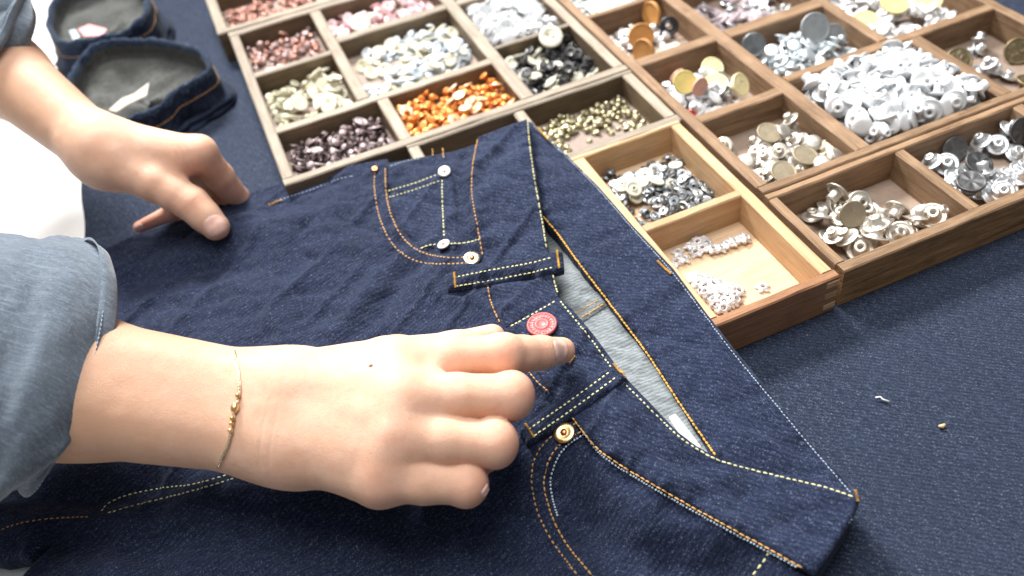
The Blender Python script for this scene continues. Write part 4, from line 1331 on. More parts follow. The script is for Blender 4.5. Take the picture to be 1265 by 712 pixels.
# red fly button with embossed ring of marks
p_, nr = on((670, 404), Hf, .0030)
rb = .0083
V, F = lathe([(rb * .5, -.001), (rb * .97, .0), (rb, .0010), (rb * .95, .0018), (rb * .88, .0019), (rb * .84, .0014), (rb * .5, .0013), (rb * .46, .0019), (rb * .36, .0021), (rb * .3, .0016), (rb * .05, .0015)], 48)
fb = part_at('fly_button', mesh_data('fly_button', V, F, M['redenamel']), p_ + nr * .001, nr, J, 0, 'red enamelled fly button with pale raised lettering round its rim')
bm = bmesh.new()
for k in range(20):
    a = 2 * math.pi * k / 20
    for j in range(R_.choice((2, 3))):
        rr = rb * (.60 + .11 * j)
        aa = a + R_.uniform(-.05, .05)
        tmp = bmesh.ops.create_cube(bm, size=1)
        rot = Matrix.Rotation(aa + R_.choice((0, 1.57)), 4, 'Z')
        bmesh.ops.transform(bm, matrix=Matrix.Translation((rr * math.cos(aa), rr * math.sin(aa), .0015)) @ rot @ Matrix.Diagonal((.0003, .0009, .0006, 1)), verts=tmp['verts'])
lt = bm_obj('raised_lettering', bm, M['pinkenamel'], fb, local=True)
lt['kind'] = 'stuff'

# ------------------------------------------------------------------ folded jeans legs at upper left


def leg_hem(name, rim_px, zt, depth, label, items):
    e = empty(name, tuple(at(rim_px[0][0], rim_px[0][1], 0)))
    tag(e, label, 'folded jeans', 'folded jeans legs at the upper left')
    rim = catmull(np.array(rim_px, float)[:, :2], 6, True)
    zc = catmull(np.column_stack([np.array(rim_px, float)[:, :2], np.array(rim_px, float)[:, 2] * 1]), 6, True)[:, 2]
    n = len(rim)
    W = np.array([at(a[0], a[1], z * mm) for a, z in zip(rim, zc)])
    cen = W.mean(0)
    an_ = np.arange(n) / n * 2 * math.pi
    W = W + (W - cen) * (.07 * vn(3 * np.cos(an_), 3 * np.sin(an_), 12) + .05 * vn(7 * np.cos(an_), 7 * np.sin(an_), 13))[:, None]
    W[:, 2] += .008 * vn(2.5 * np.cos(an_), 2.5 * np.sin(an_), 14)
    # outward direction
    T = np.roll(W, -1, 0) - np.roll(W, 1, 0)
    O = np.stack([T[:, 1], -T[:, 0], 0 * T[:, 0]], 1)
    O /= np.linalg.norm(O, axis=1)[:, None]
    if np.mean(np.einsum('ij,ij->i', O, W - cen)) < 0: O = -O
    s = np.concatenate([[0], np.cumsum(np.linalg.norm(np.diff(W, axis=0), axis=1))])
    rope = .8 + .3 * np.sin(s * 520 + 2 * np.sin(s * 90)) + .15 * vn(s * 160, s * 0, 5)
    V = []
    prof = [(-.0012, -.016, 'i'), (-.0022, -.010, 'i'), (-.0026, -.004, 'i'), (-.0022, 0.001, 'r'), (0, .0028, 'r'), (.0024, .001, 'r'), (.0028, -.004, 'r'), (.0022, -.009, 'o'), (.0026, -.012, 'o'), (.004, -.022, 'o')]
    m_ = len(prof)
    for (o_, z_, _) in prof:
        k = rope if _ == 'r' else 1
        q = W + O * (o_ * k)[:, None] if _ == 'r' else W + O * o_
        q = q.copy()
        q[:, 2] += z_ * (k if _ == 'r' else 1) + .0006 * vn(q[:, 0] * 150, q[:, 1] * 150, 8)
        V.append(q)
    rows = {'inside': (0, 3), 'rim': (2, 7), 'outside': (6, 10)}
    for nm, mat in (('inside', 'greylining'), ('rim', 'rimdenim'), ('outside', 'olddenim')):
        a, b = rows[nm]
        R = [v.copy() for v in V[a:b]]
        if nm == 'outside':
            for t_ in np.linspace(.25, 1, 7):
                q = V[9].copy()
                q[:, 2] = V[9][:, 2] * (1 - t_) + .001 * t_
                q += O * (.004 * t_ + .012 * vn(s * 38, s * 0 + t_ * 4, 3)[:, None] * math.sin(t_ * 2.6) + .006 * vn(s * 90, s * 0 + t_ * 9, 4)[:, None])
                R.append(q)
        if nm == 'inside':
            R0 = []
            for t_ in np.linspace(1, .08, 9):
                q = cen + (V[0] - cen) * (1 - .97 * t_)
                q[:, 2] = V[0][:, 2] - depth * math.sin(t_ * 1.5) + .009 * math.sin(t_ * 3.1) * vn(q[:, 0] * 40, q[:, 1] * 75, 2) + .005 * vn(q[:, 0] * 90, q[:, 1] * 120, 2)
                R0.append(q)
            R = R0 + R
        VV = np.vstack(R)
        F = []
        for i in range(len(R) - 1):
            for k in range(n):
                F.append((i * n + k, i * n + (k + 1) % n, (i + 1) * n + (k + 1) % n, (i + 1) * n + k))
        if nm == 'inside': F.append(tuple(range(n)))
        obj({'inside': 'lining', 'rim': 'hem_edge', 'outside': 'leg'}[nm], VV, F, M[mat], e)
    # stitch dashes on the outside, below the rim
    Vs, Fs = [], []
    L = s[-1]
    k = 0.0
    Q = V[8] + O * .0008
    while k < L:
        ts = k + np.linspace(0, .0026, 3)
        p3 = np.stack([np.interp(ts, s, Q[:, i]) for i in range(3)], 1)
        v_, f_ = tube(p3, .00026, 5)
        b = len(Vs)
        Vs += list(v_)
        Fs += [tuple(b + i for i in f) for f in f_]
        k += .0034
    o = obj('stitching', Vs, Fs, M['thread_b'], e)
    o['kind'] = 'stuff'
    return e, cen


e1, c1 = leg_hem('folded_jeans', [(86, 104, 32), (96, 78, 34), (120, 58, 36), (150, 47, 37), (195, 52, 37), (235, 60, 38), (254, 70, 38), (253, 88, 35), (232, 106, 32), (196, 128, 29), (160, 148, 27), (128, 146, 27), (98, 132, 29)],
                 0, .016, 'dark folded jeans leg with grey lining and orange hem stitching, nearer of the pair', None)
e2, c2 = leg_hem('folded_jeans', [(60, 30, 38), (66, 2, 40), (98, -24, 42), (140, -32, 42), (172, -20, 42), (180, 8, 40), (172, 28, 38), (140, 42, 36), (100, 54, 34), (72, 52, 35)],
                 0, .012, 'dark folded jeans leg holding a pink and a blue scrap, behind the nearer leg', None)


def scrap(name, px, z, mat, label, cat):
    P = np.array([at(x, y, z) for x, y in px])
    n = len(P)
    c_ = P.mean(0) + np.array([0, 0, .0015])
    V = list(P) + [c_] + [q - np.array([0, 0, .0008]) for q in P]
    F = [(i, (i + 1) % n, n) for i in range(n)] + [(i, n + 1 + i, n + 1 + (i + 1) % n, (i + 1) % n) for i in range(n)] + [tuple(n + 1 + i for i in range(n))[::-1]]
    o = obj(name, V, F, M[mat], None, False)
    tag(o, label, cat)


scrap('fabric_scrap', [(134, 136), (150, 122), (170, 114), (184, 102), (181, 118), (160, 128), (144, 138)], .026, 'card', 'pale grey paper scrap inside the nearer folded jeans leg', 'scrap')
scrap('fabric_scrap', [(96, 36), (110, 30), (132, 36), (126, 44), (104, 45)], .034, 'pinkenamel', 'pink fabric scrap inside the farther folded jeans leg', 'scrap')
scrap('fabric_scrap', [(85, 38), (93, 36), (99, 46), (90, 49)], .0345, 'iceblue', 'small light blue scrap beside the pink one', 'scrap')
# ------------------------------------------------------------------ hands: one smooth surface per arm from blended round cones


def P3(x, y, z): return at(x, y, z * mm)


def rcone(p, a, b, ra, rb_):
    ba = b - a
    l2 = ba @ ba
    t = np.clip(((p - a) @ ba) / l2, 0, 1)
    return np.linalg.norm(p - a - t[:, None] * ba, axis=1) - (ra + (rb_ - ra) * t)


def smin(a, b, k):
    h = np.clip(.5 + .5 * (b - a) / k, 0, 1)
    return b * (1 - h) + a * h - k * h * (1 - h)


def ball(p, c_, r): return np.linalg.norm(p - c_, axis=1) - r


def chain(p, joints, k=.003):
    d = None
    for (a, ra), (b, rb_) in zip(joints[:-1], joints[1:]):
        q = rcone(p, a, b, ra, rb_)
        d = q if d is None else smin(d, q, k)
    return d


def nets(sdf, lo, hi, h):
    """surface nets over a sparse band"""
    n = np.ceil((hi - lo) / h).astype(int) + 1
    B = 8
    nb = np.ceil(n / B).astype(int)
    n = nb * B
    cg = np.stack(np.meshgrid(*[lo[i] + (np.arange(nb[i]) + .5) * B * h for i in range(3)], indexing='ij'), -1).reshape(-1, 3)
    cv = sdf(cg)
    act = np.abs(cv) < B * h * 1.25
    vals = np.repeat(np.repeat(np.repeat(np.where(cv > 0, 1.0, -1.0).reshape(nb), B, 0), B, 1), B, 2).astype(np.float32)
    idx = np.argwhere(act.reshape(nb))
    off = np.stack(np.meshgrid(*[np.arange(B)] * 3, indexing='ij'), -1).reshape(-1, 3)
    allp = (idx[:, None, :] * B + off[None]).reshape(-1, 3)
    for s in range(0, len(allp), 400000):
        q = allp[s:s + 400000]
        vals[q[:, 0], q[:, 1], q[:, 2]] = sdf(lo + q * h)
    sg = vals < 0
    c8 = [(i, j, k) for i in (0, 1) for j in (0, 1) for k in (0, 1)]
    N = np.array(vals.shape) - 1
    cnt = np.zeros(N, np.int8)
    for (i, j, k) in c8: cnt += sg[i:N[0] + i, j:N[1] + j, k:N[2] + k]
    C = np.argwhere((cnt > 0) & (cnt < 8))
    ids = -np.ones(N, np.int64)
    ids[C[:, 0], C[:, 1], C[:, 2]] = np.arange(len(C))
    acc = np.zeros((len(C), 3))
    num = np.zeros(len(C))
    edges = [(a, b) for a in c8 for b in c8 if sum(abs(x - y) for x, y in zip(a, b)) == 1 and a < b]
    for a, b in edges:
        va = vals[C[:, 0] + a[0], C[:, 1] + a[1], C[:, 2] + a[2]]
        vb = vals[C[:, 0] + b[0], C[:, 1] + b[1], C[:, 2] + b[2]]
        mk = (va < 0) != (vb < 0)
        t = np.where(mk, va / np.where(mk, va - vb, 1), 0)
        acc += np.where(mk[:, None], np.array(a) + t[:, None] * (np.array(b) - np.array(a)), 0)
        num += mk
    V = lo + (C + acc / num[:, None]) * h
    F = []
    for ax in range(3):
        o1, o2 = [(1, 2), (2, 0), (0, 1)][ax]
        sl = [slice(0, -1)] * 3
        s0 = sg[tuple(slice(0, N[i]) for i in range(3))]
        sh = [slice(0, N[i]) for i in range(3)]
        sh[ax] = slice(1, N[ax] + 1)
        s1 = sg[tuple(sh)]
        E_ = np.argwhere(s0 != s1)
        E_ = E_[(E_[:, o1] > 0) & (E_[:, o2] > 0)]
        d1, d2 = np.zeros(3, int), np.zeros(3, int)
        d1[o1], d2[o2] = 1, 1
        q = [E_ - d1 - d2, E_ - d2, E_, E_ - d1]
        q = [ids[x[:, 0], x[:, 1], x[:, 2]] for x in q]
        Q = np.stack(q, 1)
        ok = (Q >= 0).all(1)
        neg = s0[E_[:, 0], E_[:, 1], E_[:, 2]]
        Q = np.where(neg[:, None], Q, Q[:, ::-1])[ok]
        F.append(Q)
    F = np.vstack(F)
    # pull the vertices onto the surface and even them out
    for it in range(3):
        A = np.zeros_like(V)
        nn = np.zeros(len(V))
        for i in range(4):
            np.add.at(A, F[:, i], V[F[:, (i + 1) % 4]])
            np.add.at(nn, F[:, i], 1)
            np.add.at(A, F[:, i], V[F[:, (i - 1) % 4]])
            np.add.at(nn, F[:, i], 1)
        V = .5 * V + .5 * A / np.maximum(nn, 1)[:, None]
        e_ = 2e-4
        f0 = sdf(V)
        g = np.stack([(sdf(V + np.eye(3)[i] * e_) - f0) / e_ for i in range(3)], 1)
        V = V - g * (f0 / np.maximum((g ** 2).sum(1), .3))[:, None]
    return V, F


def creases(p, items):
    """shallow skin folds: (joint, along, dorsal normal, half span, depth, offsets)"""
    s = np.zeros(len(p))
    for (j, d, n, span, dep, offs, wid) in items:
        q = p - j
        t = q @ d
        near = np.exp(-((np.linalg.norm(q, axis=1) / span) ** 4))
        dor = np.clip((q @ n) / (.4 * span), 0, 1)
        wob = .0007 * vn(p[:, 0] * 260 + p[:, 2] * 140, p[:, 1] * 260, 7)
        for o_ in offs:
            s += dep * near * dor * np.exp(-((t - o_ + wob) / wid) ** 2)
    return s


def skin_mesh(name, sdf, lo, hi, parent, blush, h=.00095, label=None, arm_shade=None):
    V, F = nets(sdf, lo, hi, h)
    b = np.zeros(len(V))
    for (c_, r, a) in blush:
        b = np.maximum(b, a * np.exp(-(np.linalg.norm(V - c_, axis=1) / r) ** 2))
    o = obj(name, V, F, M['skin'], parent)
    at_ = o.data.attributes.new('blush', 'FLOAT', 'POINT')
    at_.data.foreach_set('value', np.clip(b, 0, 1).astype(np.float32))
    q_, L_ = V - arm_shade[0], np.linalg.norm(arm_shade[1] - arm_shade[0])
    tv = np.clip((q_ @ ((arm_shade[1] - arm_shade[0]) / L_)) / L_, 0, 1)
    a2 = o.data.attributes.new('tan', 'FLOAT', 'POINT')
    a2.data.foreach_set('value', (arm_shade[2] * tv * tv * (3 - 2 * tv)).astype(np.float32))  # weight of the painted forearm shade, rising from wrist to sleeve
    if label: o['label'] = label
    bv = BVHTree.FromPolygons([Vector(v) for v in V], [tuple(map(int, f)) for f in F])
    return o, bv


def ray(bv, x, y):
    d = Vector(RC @ np.array([x - CX, y - CY, FPX])).normalized()
    loc, nr, i, _ = bv.ray_cast(Vector(CAM), d)
    if loc is not None and nr.dot(d) > 0: nr = -nr
    return loc, nr


def nail(hand, bv, centre, axis, L, Wd, up=None, lift=.00045):
    """nail plate bedded on the back of the finger tip. centre/axis given as points of the photograph"""
    c_, n_ = ray(bv, *centre)
    t_, _ = ray(bv, *axis)
    if c_ is None or t_ is None: return None
    if up is not None: n_ = (n_ + Vector(up)).normalized()
    d = (t_ - c_)
    d = (d - d.dot(n_) * n_).normalized()
    s = n_.cross(d)
    nu, nv = 14, 12
    V, F = [], []
    for i in range(nu + 1):
        u = -1 + 2 * i / nu
        for j in range(nv + 1):
            v = -1 + 2 * j / nv
            # rounded outline
            w_ = math.sqrt(max(0, 1 - max(0, (abs(u) - .35) / .65) ** 2.6)) if u > 0 else math.sqrt(max(0, 1 - max(0, (abs(u) - .3) / .7) ** 2.2))
            a = c_ + d * (u * L / 2) + s * (v * w_ * Wd / 2) + n_ * .01
            loc, nr, _, _ = bv.ray_cast(a, -n_)
            if loc is None or (loc - c_).length > max(L, Wd):
                loc = c_ + d * (u * L / 2) + s * (v * w_ * Wd / 2) - n_ * (.0015 * v * v)
            edge = max(abs(v) ** 6, abs(u) ** 6)
            V.append(loc + n_ * (lift * (1 - .9 * edge) + (.0003 if u > .7 else 0)))
    for i in range(nu):
        for j in range(nv):
            a = i * (nv + 1) + j
            F.append((a, a + 1, a + nv + 2, a + nv + 1))
    o = obj('fingernail', np.array([tuple(v) for v in V]) - np.array(person.location), F, M['nail'], None)
    o.parent = hand
    return o


person = empty('person', (-0.15, 0.25, 0))
tag(person, 'person in rolled-up blue chambray sleeves holding the jeans and pointing at the red fly button', 'person')

# ---- right hand (nearer): index finger pointing, other fingers folded under
iM, iP, iD, iT = P3(490, 449, 70), P3(622, 438, 64), P3(668, 436, 51.5), P3(694, 433, 42)
mM, mP, mD, mT = P3(497, 492, 72), P3(632, 489, 65), P3(604, 512, 40), P3(570, 505, 33)
rM, rP, rD, rT = P3(488, 541, 65), P3(612, 548, 58), P3(585, 570, 36), P3(552, 560, 29)
pM, pP, pD, pT = P3(470, 590, 54), P3(576, 598, 48), P3(548, 594, 29), P3(520, 588, 25)
tC, tM, tI, tT = P3(388, 470, 52), P3(478, 447, 44), P3(560, 432, 39), P3(608, 417, 37.5)
wA, wB = P3(338, 489, 63), P3(338, 538, 55)
w2A, w2B = P3(372, 486, 65), P3(372, 548, 55)
fA, fB = P3(100, 454, 78), P3(100, 500, 72)
gA, gB = P3(-90, 440, 104), P3(-90, 505, 96)
VIEWN = -(P3(520, 510, 60) - CAM)
VIEWN = VIEWN / np.linalg.norm(VIEWN)


def unit(v): return v / np.linalg.norm(v)


LAT = unit(np.cross(unit(mP - mM), VIEWN))
cr = [(iP, unit(iP - iM), unit(VIEWN + .0), .0095, .00030, (-.0026, -.001, .0008, .0026), .00042),
      (iD, unit(iT - iD), VIEWN, .008, .00022, (-.0014, .0002, .0016), .0004),
      (P3(345, 470, 66), unit(wA - fA), VIEWN, .030, .00030, (-.002, .0035), .0007),
      (P3(345, 550, 60), unit(wA - fA), VIEWN, .026, .00025, (-.004, .001), .0007)]


for a_, b_ in ((mM, mP), (rM, rP), (pM, pP)):
    cr.append((b_ - unit(b_ - a_) * .002, unit(b_ - a_), VIEWN, .0095, .00022, (-.0016, .0004, .0022), .00045))


def sdf_r(p):
    k = .010
    fore = smin(smin(rcone(p, gA, fA, .027, .0245), rcone(p, fA, wA, .0245, .0187), .012), smin(rcone(p, gB, fB, .027, .0245), rcone(p, fB, wB, .0245, .0187), .012), .010)
    palm = smin(rcone(p, w2A, iM, .0178, .0118), rcone(p, w2A, mM, .0178, .0122), k)
    palm = smin(palm, rcone(p, w2B, rM, .0170, .0120), k)
    palm = smin(palm, rcone(p, w2B, pM, .0168, .0108), k)
    mid = (w2A + w2B) / 2
    palm = smin(palm, rcone(p, mid + np.array([0, 0, -.004]), (mM + rM) / 2 + np.array([0, 0, -.006]), .018, .013), k)
    palm = smin(palm, rcone(p, wA, w2A, .0187, .0180), k)
    palm = smin(palm, rcone(p, wB, w2B, .0187, .0175), k)
    palm = smin(palm, rcone(p, mid, P3(470, 590, 50), .015, .012), k)
    thumb = chain(p, [(tC, .016), (tM, .0125), (tI, .0092), (tT, .0070)], .004)
    palm = smin(palm, thumb, .009)
    # fingers, kept apart from each other
    fi = chain(p, [(iM, .0118), ((iM + iP) / 2, .0101), (iP, .0095), ((iP + iD) / 2, .0083), (iD, .0079), (iT, .0067)], .004)
    fi = smin(fi, ball(p, iP + VIEWN * .0012, .0082), .004)
    fm = chain(p, [(mM, .0120), ((mM + mP) / 2, .0106), (mP, .0100), ((mP + mD) / 2, .0088), (mD, .0086), (mT, .0072)], .003)
    fr = chain(p, [(rM, .0120), ((rM + rP) / 2, .0105), (rP, .0098), ((rP + rD) / 2, .0086), (rD, .0084), (rT, .0070)], .003)
    fp = chain(p, [(pM, .0104), ((pM + pP) / 2, .0101), (pP, .0093), ((pP + pD) / 2, .0078), (pD, .0076), (pT, .0064)], .003)
    fm = smin(fm, rcone(p, mP + LAT * .0036, mP - LAT * .0036, .0070, .0070), .004)
    fr = smin(fr, rcone(p, rP + LAT * .0036, rP - LAT * .0036, .0069, .0069), .004)
    fp = smin(fp, rcone(p, pP + LAT * .0032, pP - LAT * .0032, .0063, .0063), .004)
    fing = smin(smin(fi, fm, .0012), smin(fr, fp, .0012), .0012)
    w1 = rcone(p, (iM + mM) / 2, (iM + mM) / 2 + (iP - iM) * .26, .0116, .0078)
    w2 = rcone(p, (mM + rM) / 2, (mM + rM) / 2 + (mP - mM) * .26, .0116, .0078)
    w3 = rcone(p, (rM + pM) / 2, (rM + pM) / 2 + (rP - rM) * .26, .0112, .0074)
    palm = smin(smin(palm, w1, .004), smin(w2, w3, .004), .004)
    for a, b in ((iM, mM), (mM, rM), (rM, pM)):
        palm = smin(palm, rcone(p, a, b, .0108, .0104), .005)
        palm = smin(palm, rcone(p, (a + b) / 2, mid, .0116, .0158), .006)
    d = smin(palm, fing, .0056)
    d = smin(d, fore, .016)
    # extensor tendons as faint ridges
    for a, b in ((iM, w2A), (mM, w2A), (rM, w2B), (pM, w2B)):
        ba = b - a
        t = np.clip(((p - a) @ ba) / (ba @ ba), -.1, .85)
        q = p - a - t[:, None] * ba
        q = q - (q @ VIEWN)[:, None] * VIEWN
        d = d - .0007 * np.exp(-((q ** 2).sum(1)) / .0026 ** 2) * np.clip(((p - a) @ VIEWN) / .006, 0, 1) * np.clip(1.15 - t, 0, 1) * np.clip((t + .02) / .3, 0, 1)
    d = d + creases(p, cr) + .00022 * vn(p[:, 0] * 130, p[:, 1] * 130 + p[:, 2] * 90, 2)
    return d


allp_ = np.array([iT, gA, gB, pP, pT, tT, mP, wA, mM])
lo, hi = allp_.min(0) - .036, allp_.max(0) + .036
lo[0] = max(lo[0], P3(-60, 470, 75)[0] - .03)
pk = np.array
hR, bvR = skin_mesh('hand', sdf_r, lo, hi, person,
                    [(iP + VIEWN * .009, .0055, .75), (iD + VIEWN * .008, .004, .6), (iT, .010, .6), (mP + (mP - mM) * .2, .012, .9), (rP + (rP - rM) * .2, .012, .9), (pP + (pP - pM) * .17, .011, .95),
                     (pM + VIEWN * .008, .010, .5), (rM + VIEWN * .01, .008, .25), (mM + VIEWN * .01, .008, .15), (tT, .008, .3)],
                    arm_shade=(P3(390, 515, 60), P3(110, 480, 75), .85), label='near hand with the index finger stretched out over the button and the other fingers folded')
nail(hR, bvR, (693, 432), (703, 432), .0122, .0106)
nail(hR, bvR, (616, 407), (622, 404), .009, .008)
nail(hR, bvR, (600, 606), (600, 614), .004, .006)
# small mole
p_, nr = ray(bvR, 458, 452)
if p_:
    V, F = lathe([(.0011, -.0003), (.0010, .0001), (.0005, .0003), (.0001, .0003)], 12)
    o = link('mole', mesh_data('mole', V, F, M['mole']), hR)
    o.rotation_euler = Vector((0, 0, 1)).rotation_difference(nr).to_euler()
    o.location = p_ - person.matrix_basis.translation

# ---- left hand (farther): pinching the edge of the leg between thumb and index finger
eA, eB = P3(-70, 10, 140), P3(-70, 34, 133)
f2A, f2B = P3(15, 88, 103), P3(10, 103, 98)
v2A, v2B = P3(124, 181, 79), P3(131, 196, 73)
liM, liP, liD, liT = P3(247, 188, 66), P3(293, 246, 15), P3(275, 268, 7), P3(250, 276, 6.5)
lmM, lmP, lmD = P3(236, 196, 56), P3(262, 246, 16), P3(235, 266, 8)
lrM, lrP, lrT = P3(214, 206, 52), P3(214, 262, 17), P3(172, 281, 11.5)
ltC, ltM, ltI, ltT = P3(150, 206, 70), P3(193, 226, 60), P3(237, 252, 47), P3(266, 280, 34)
VN2 = -(P3(220, 230, 50) - CAM)
VN2 = unit(VN2)
cr2 = [(ltI, unit(ltT - ltI), VN2, .0105, .0006, (-.0028, -.0006, .0018), .0006), (P3(170, 235, 72), unit(ltM - ltC), VN2, .018, .0005, (-.005, 0.0, .005), .0009),
       (P3(228, 200, 66), unit(pk([1, .2, 0])), VN2, .013, .0006, (-.003, .0005, .004), .0008)]


def sdf_l(p):
    fore = smin(smin(rcone(p, eA, f2A, .029, .0215), rcone(p, f2A, v2A, .0215, .0158), .012), smin(rcone(p, eB, f2B, .029, .0215), rcone(p, f2B, v2B, .0215, .0158), .012), .01)
    k = .009
    palm = rcone(p, v2A, liM, .0165, .0100)
    palm = smin(palm, rcone(p, v2A, lmM, .0165, .0105), k)
    palm = smin(palm, rcone(p, v2B, lrM, .0165, .0115), k)
    palm = smin(palm, rcone(p, v2B, P3(206, 222, 44), .015, .011), k)
    palm = smin(palm, rcone(p, v2A, P3(218, 199, 65), .0160, .0120), k)
    th = chain(p, [(ltC, .0155), (ltM, .0122), ((ltM + ltI) / 2, .0110), (ltI, .0106), ((ltI + ltT) / 2, .0097), (ltT, .0090)], .004)
    fi = chain(p, [(liM, .0100), ((liM + liP) / 2, .0096), (liP, .0088), (liD, .0072), (liT, .0065)], .003)
    fm = chain(p, [(lmM, .0100), (lmP, .0085), (lmD, .0070)], .003)
    fr = chain(p, [(lrM, .0100), (lrP, .0062), (lrT, .0040)], .003)
    fing = smin(smin(fi, fm, .0012), fr, .0015)
    d = smin(palm, fing, .006)
    d = smin(d, th, .0065)
    d = smin(d, fore, .014)
    d = d + creases(p, cr2) + .0002 * vn(p[:, 0] * 130, p[:, 1] * 130 + p[:, 2] * 90, 2)
    return d


al = np.array([eA, eB, liM, liP, liT, ltT, lrT, v2A, f2A])
lo, hi = al.min(0) - .036, al.max(0) + .036
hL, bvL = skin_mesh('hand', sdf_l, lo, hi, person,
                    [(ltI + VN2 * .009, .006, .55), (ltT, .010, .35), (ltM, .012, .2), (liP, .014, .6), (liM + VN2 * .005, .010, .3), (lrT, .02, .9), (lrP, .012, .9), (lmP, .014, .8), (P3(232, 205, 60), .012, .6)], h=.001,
                    arm_shade=(P3(165, 205, 70), P3(60, 130, 90), .72), label='far hand pinching the edge of the jeans leg between thumb and fingers')
nail(hL, bvL, (266, 279), (271, 287), .0135, .0125)
nail(hL, bvL, (172, 281), (166, 284), .006, .005)

# ---- bracelet on the near wrist
br = empty('bracelet', tuple(P3(290, 510, 84)))
tag(br, 'fine gold chain bracelet with a small clasp on the near wrist', 'bracelet')
path = []
for (x, y) in catmull([(289, 434), (293, 450), (296, 470), (296, 488), (291, 508), (288, 524), (284, 545), (276, 562), (270, 578)], 2.2):
    q, n_ = ray(bvR, x, y)
    if q is None: continue
    path.append((q + n_ * .0007, n_))
V, F = [], []
for i in range(len(path) - 1):
    q, n_ = path[i]
    d = (path[i + 1][0] - q).normalized()
    s_ = n_.cross(d).normalized()
    u_ = s_ if i % 2 else (s_ * .35 + n_ * .95).normalized()
    ring = [q + d * (.0010 * math.cos(a)) + u_ * (.00062 * math.sin(a)) for a in np.linspace(0, 2 * math.pi, 9)[:-1]]
    v_, f_ = tube(ring + [ring[0]], .00027, 4, cap=False)
    b = len(V)
    V += list(v_)
    F += [tuple(b + k for k in f) for f in f_]
o = obj('chain', V, F, M['palegold'], br)
o['kind'] = 'stuff'


def along(i0, i1): return [np.array(path[min(len(path) - 1, i)][0] + path[min(len(path) - 1, i)][1] * .0006) for i in range(i0, i1 + 1)]


n_p = len(path)
ib = int(n_p * .44)
a_ = along(ib, ib + 7)
V, F = tube(a_, [.0006, .0014, .0018, .0019, .0019, .0017, .0012, .0006][:len(a_)], 10)
obj('clasp', V, F, M['gold'], br)
for i0 in (int(n_p * .58), int(n_p * .63), int(n_p * .39), int(n_p * .68)):
    if i0 < n_p:
        q = path[i0][0] + path[i0][1] * .0007
        V, F = lathe([(.0002, -.0013), (.0009, -.0009), (.0013, 0), (.0009, .0009), (.0002, .0013)], 10)
        obj('bead', np.array(V) + np.array(q), F, M['gold'], br)

# ---- sleeves: rolled chambray cuffs


def loft(name, rings, mat, parent, closed=True, capend=False):
    n = len(rings[0])
    V = np.vstack(rings)
    F = []
    for i in range(len(rings) - 1):
        for k in range(n):
            F.append((i * n + k, i * n + (k + 1) % n, (i + 1) * n + (k + 1) % n, (i + 1) * n + k))
    return obj(name, V, F, mat, parent)


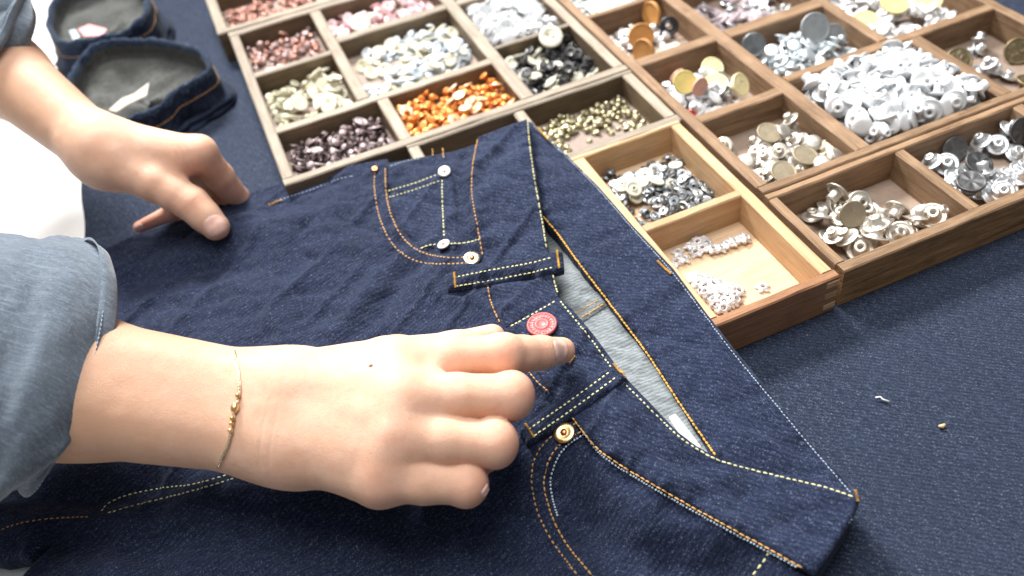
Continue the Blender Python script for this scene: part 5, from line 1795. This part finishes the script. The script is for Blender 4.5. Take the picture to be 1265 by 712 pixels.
def sleeve(stations, label, seed, wr=.0034, shear=.45):
    """stations: (point a, point b, radius) from the cuff edge back up the arm; cross-section is the hull of two circles"""
    n = 120
    st = []
    A = np.array([s[0] for s in stations])
    B = np.array([s[1] for s in stations])
    r = np.array([s[2] for s in stations])
    m_ = 44
    tt = np.linspace(0, len(stations) - 1, m_)
    A = np.stack([np.interp(tt, range(len(stations)), A[:, i]) for i in range(3)], 1)
    B = np.stack([np.interp(tt, range(len(stations)), B[:, i]) for i in range(3)], 1)
    r = np.interp(tt, range(len(stations)), r)
    rings = []
    for i in range(m_):
        c_ = (A[i] + B[i]) / 2
        ax = unit((A[min(i + 1, m_ - 1)] + B[min(i + 1, m_ - 1)]) - (A[max(i - 1, 0)] + B[max(i - 1, 0)]))
        u = A[i] - B[i]
        hl = np.linalg.norm(u) / 2
        u = unit(u)
        v = unit(np.cross(ax, u))
        vs = 1.0 if v @ (CAM - c_) > 0 else -1.0
        ring = []
        for k in range(n):
            a = 2 * math.pi * k / n
            cu, su = math.cos(a), math.sin(a)
            q = c_ + u * (cu * (r[i] + hl)) + v * (su * r[i] * 1.14) - ax * (shear * su * r[i] * vs)
            ring.append((q, u * cu + v * su, a))
        Q = np.array([q for q, _, _ in ring])
        O = np.array([o for _, o, _ in ring])
        an = np.array([a for _, _, a in ring])
        t_ = i / (m_ - 1)
        fold = wr * 2.2 * vn(an * 1.6 + 3, an * 0 + t_ * 7 + an * .5, seed) + wr * vn(an * 3.5, an * 0 + t_ * 16 + an, seed + 1) + wr * .2 * vn(an * 5, an * 0 + t_ * 30, seed + 2)
        wrap = 1 - abs(math.cos(0))  # periodic blend over the seam of the parametrisation
        an2 = an - 2 * math.pi
        fold2 = wr * 2.2 * vn(an2 * 1.6 + 3, an * 0 + t_ * 7 + an2 * .5, seed) + wr * vn(an2 * 3.5, an * 0 + t_ * 16 + an2, seed + 1) + wr * .2 * vn(an2 * 5, an * 0 + t_ * 30, seed + 2)
        wgt = np.clip((an - 5.0) / 1.28, 0, 1)
        fold = fold * (1 - wgt) + fold2 * wgt
        fold = fold + (.0022 if t_ < .13 else 0.0)
        rings.append((Q, O, fold, t_))
    outer = [Q + O * f[:, None] for Q, O, f, t_ in rings]
    # cuff: rolled edge turning inwards, an inner face, and a second layer edge
    ax = unit(outer[1].mean(0) - outer[0].mean(0))
    O = rings[0][1]
    edge = [outer[0] - O * .0062 + ax * .040, outer[0] - O * .0060 + ax * .010, outer[0] - O * .0052 + ax * .002, outer[0] - O * .0036 - ax * .0008, outer[0] - O * .0014 - ax * .0010]
    e = empty('sleeve', tuple(outer[0].mean(0) - np.array([0, 0, 0])))
    o = loft('sleeve', edge + outer, M['chambray'], None)
    bpy.data.objects.remove(e)
    o['label'] = label
    o.parent = person
    o.location = -Vector(person.location)
    # seam ridge: stitched hem a finger's breadth from the edge
    k = 1
    Vs, Fs = [], []
    Q = outer[2] + O * .0005
    s = np.concatenate([[0], np.cumsum(np.linalg.norm(np.diff(Q, axis=0), axis=1))])
    kk = 0.0
    while kk < s[-1]:
        ts = kk + np.linspace(0, .0016, 3)
        p3 = np.stack([np.interp(ts, s, Q[:, i]) for i in range(3)], 1)
        v_, f_ = tube(p3, .00025, 4)
        b = len(Vs)
        Vs += list(v_)
        Fs += [tuple(b + i for i in f) for f in f_]
        kk += .0024
    q = obj('stitching', Vs, Fs, M['thread_w'], None)
    q.parent = o
    q['kind'] = 'stuff'
    return o


sleeve([(P3(84, 378, 84), P3(62, 508, 70), .0340), (P3(72, 376, 86), P3(50, 513, 72), .0355), (P3(50, 374, 91), P3(30, 517, 77), .0360), (P3(0, 370, 96), P3(-20, 522, 83), .036), (P3(-80, 366, 104), P3(-100, 528, 92), .037), (P3(-220, 360, 118), P3(-230, 540, 106), .038)],
       'rolled chambray sleeve round the near forearm', 5)
sleeve([(P3(12, 34, 120), P3(-4, 62, 112), .0265), (P3(2, 24, 124), P3(-14, 48, 116), .028), (P3(-26, 4, 136), P3(-44, 26, 128), .030), (P3(-66, -26, 154), P3(-84, 0, 144), .031), (P3(-140, -70, 182), P3(-156, -38, 170), .032)],
       'rolled chambray sleeve round the far forearm', 15, shear=1.3)
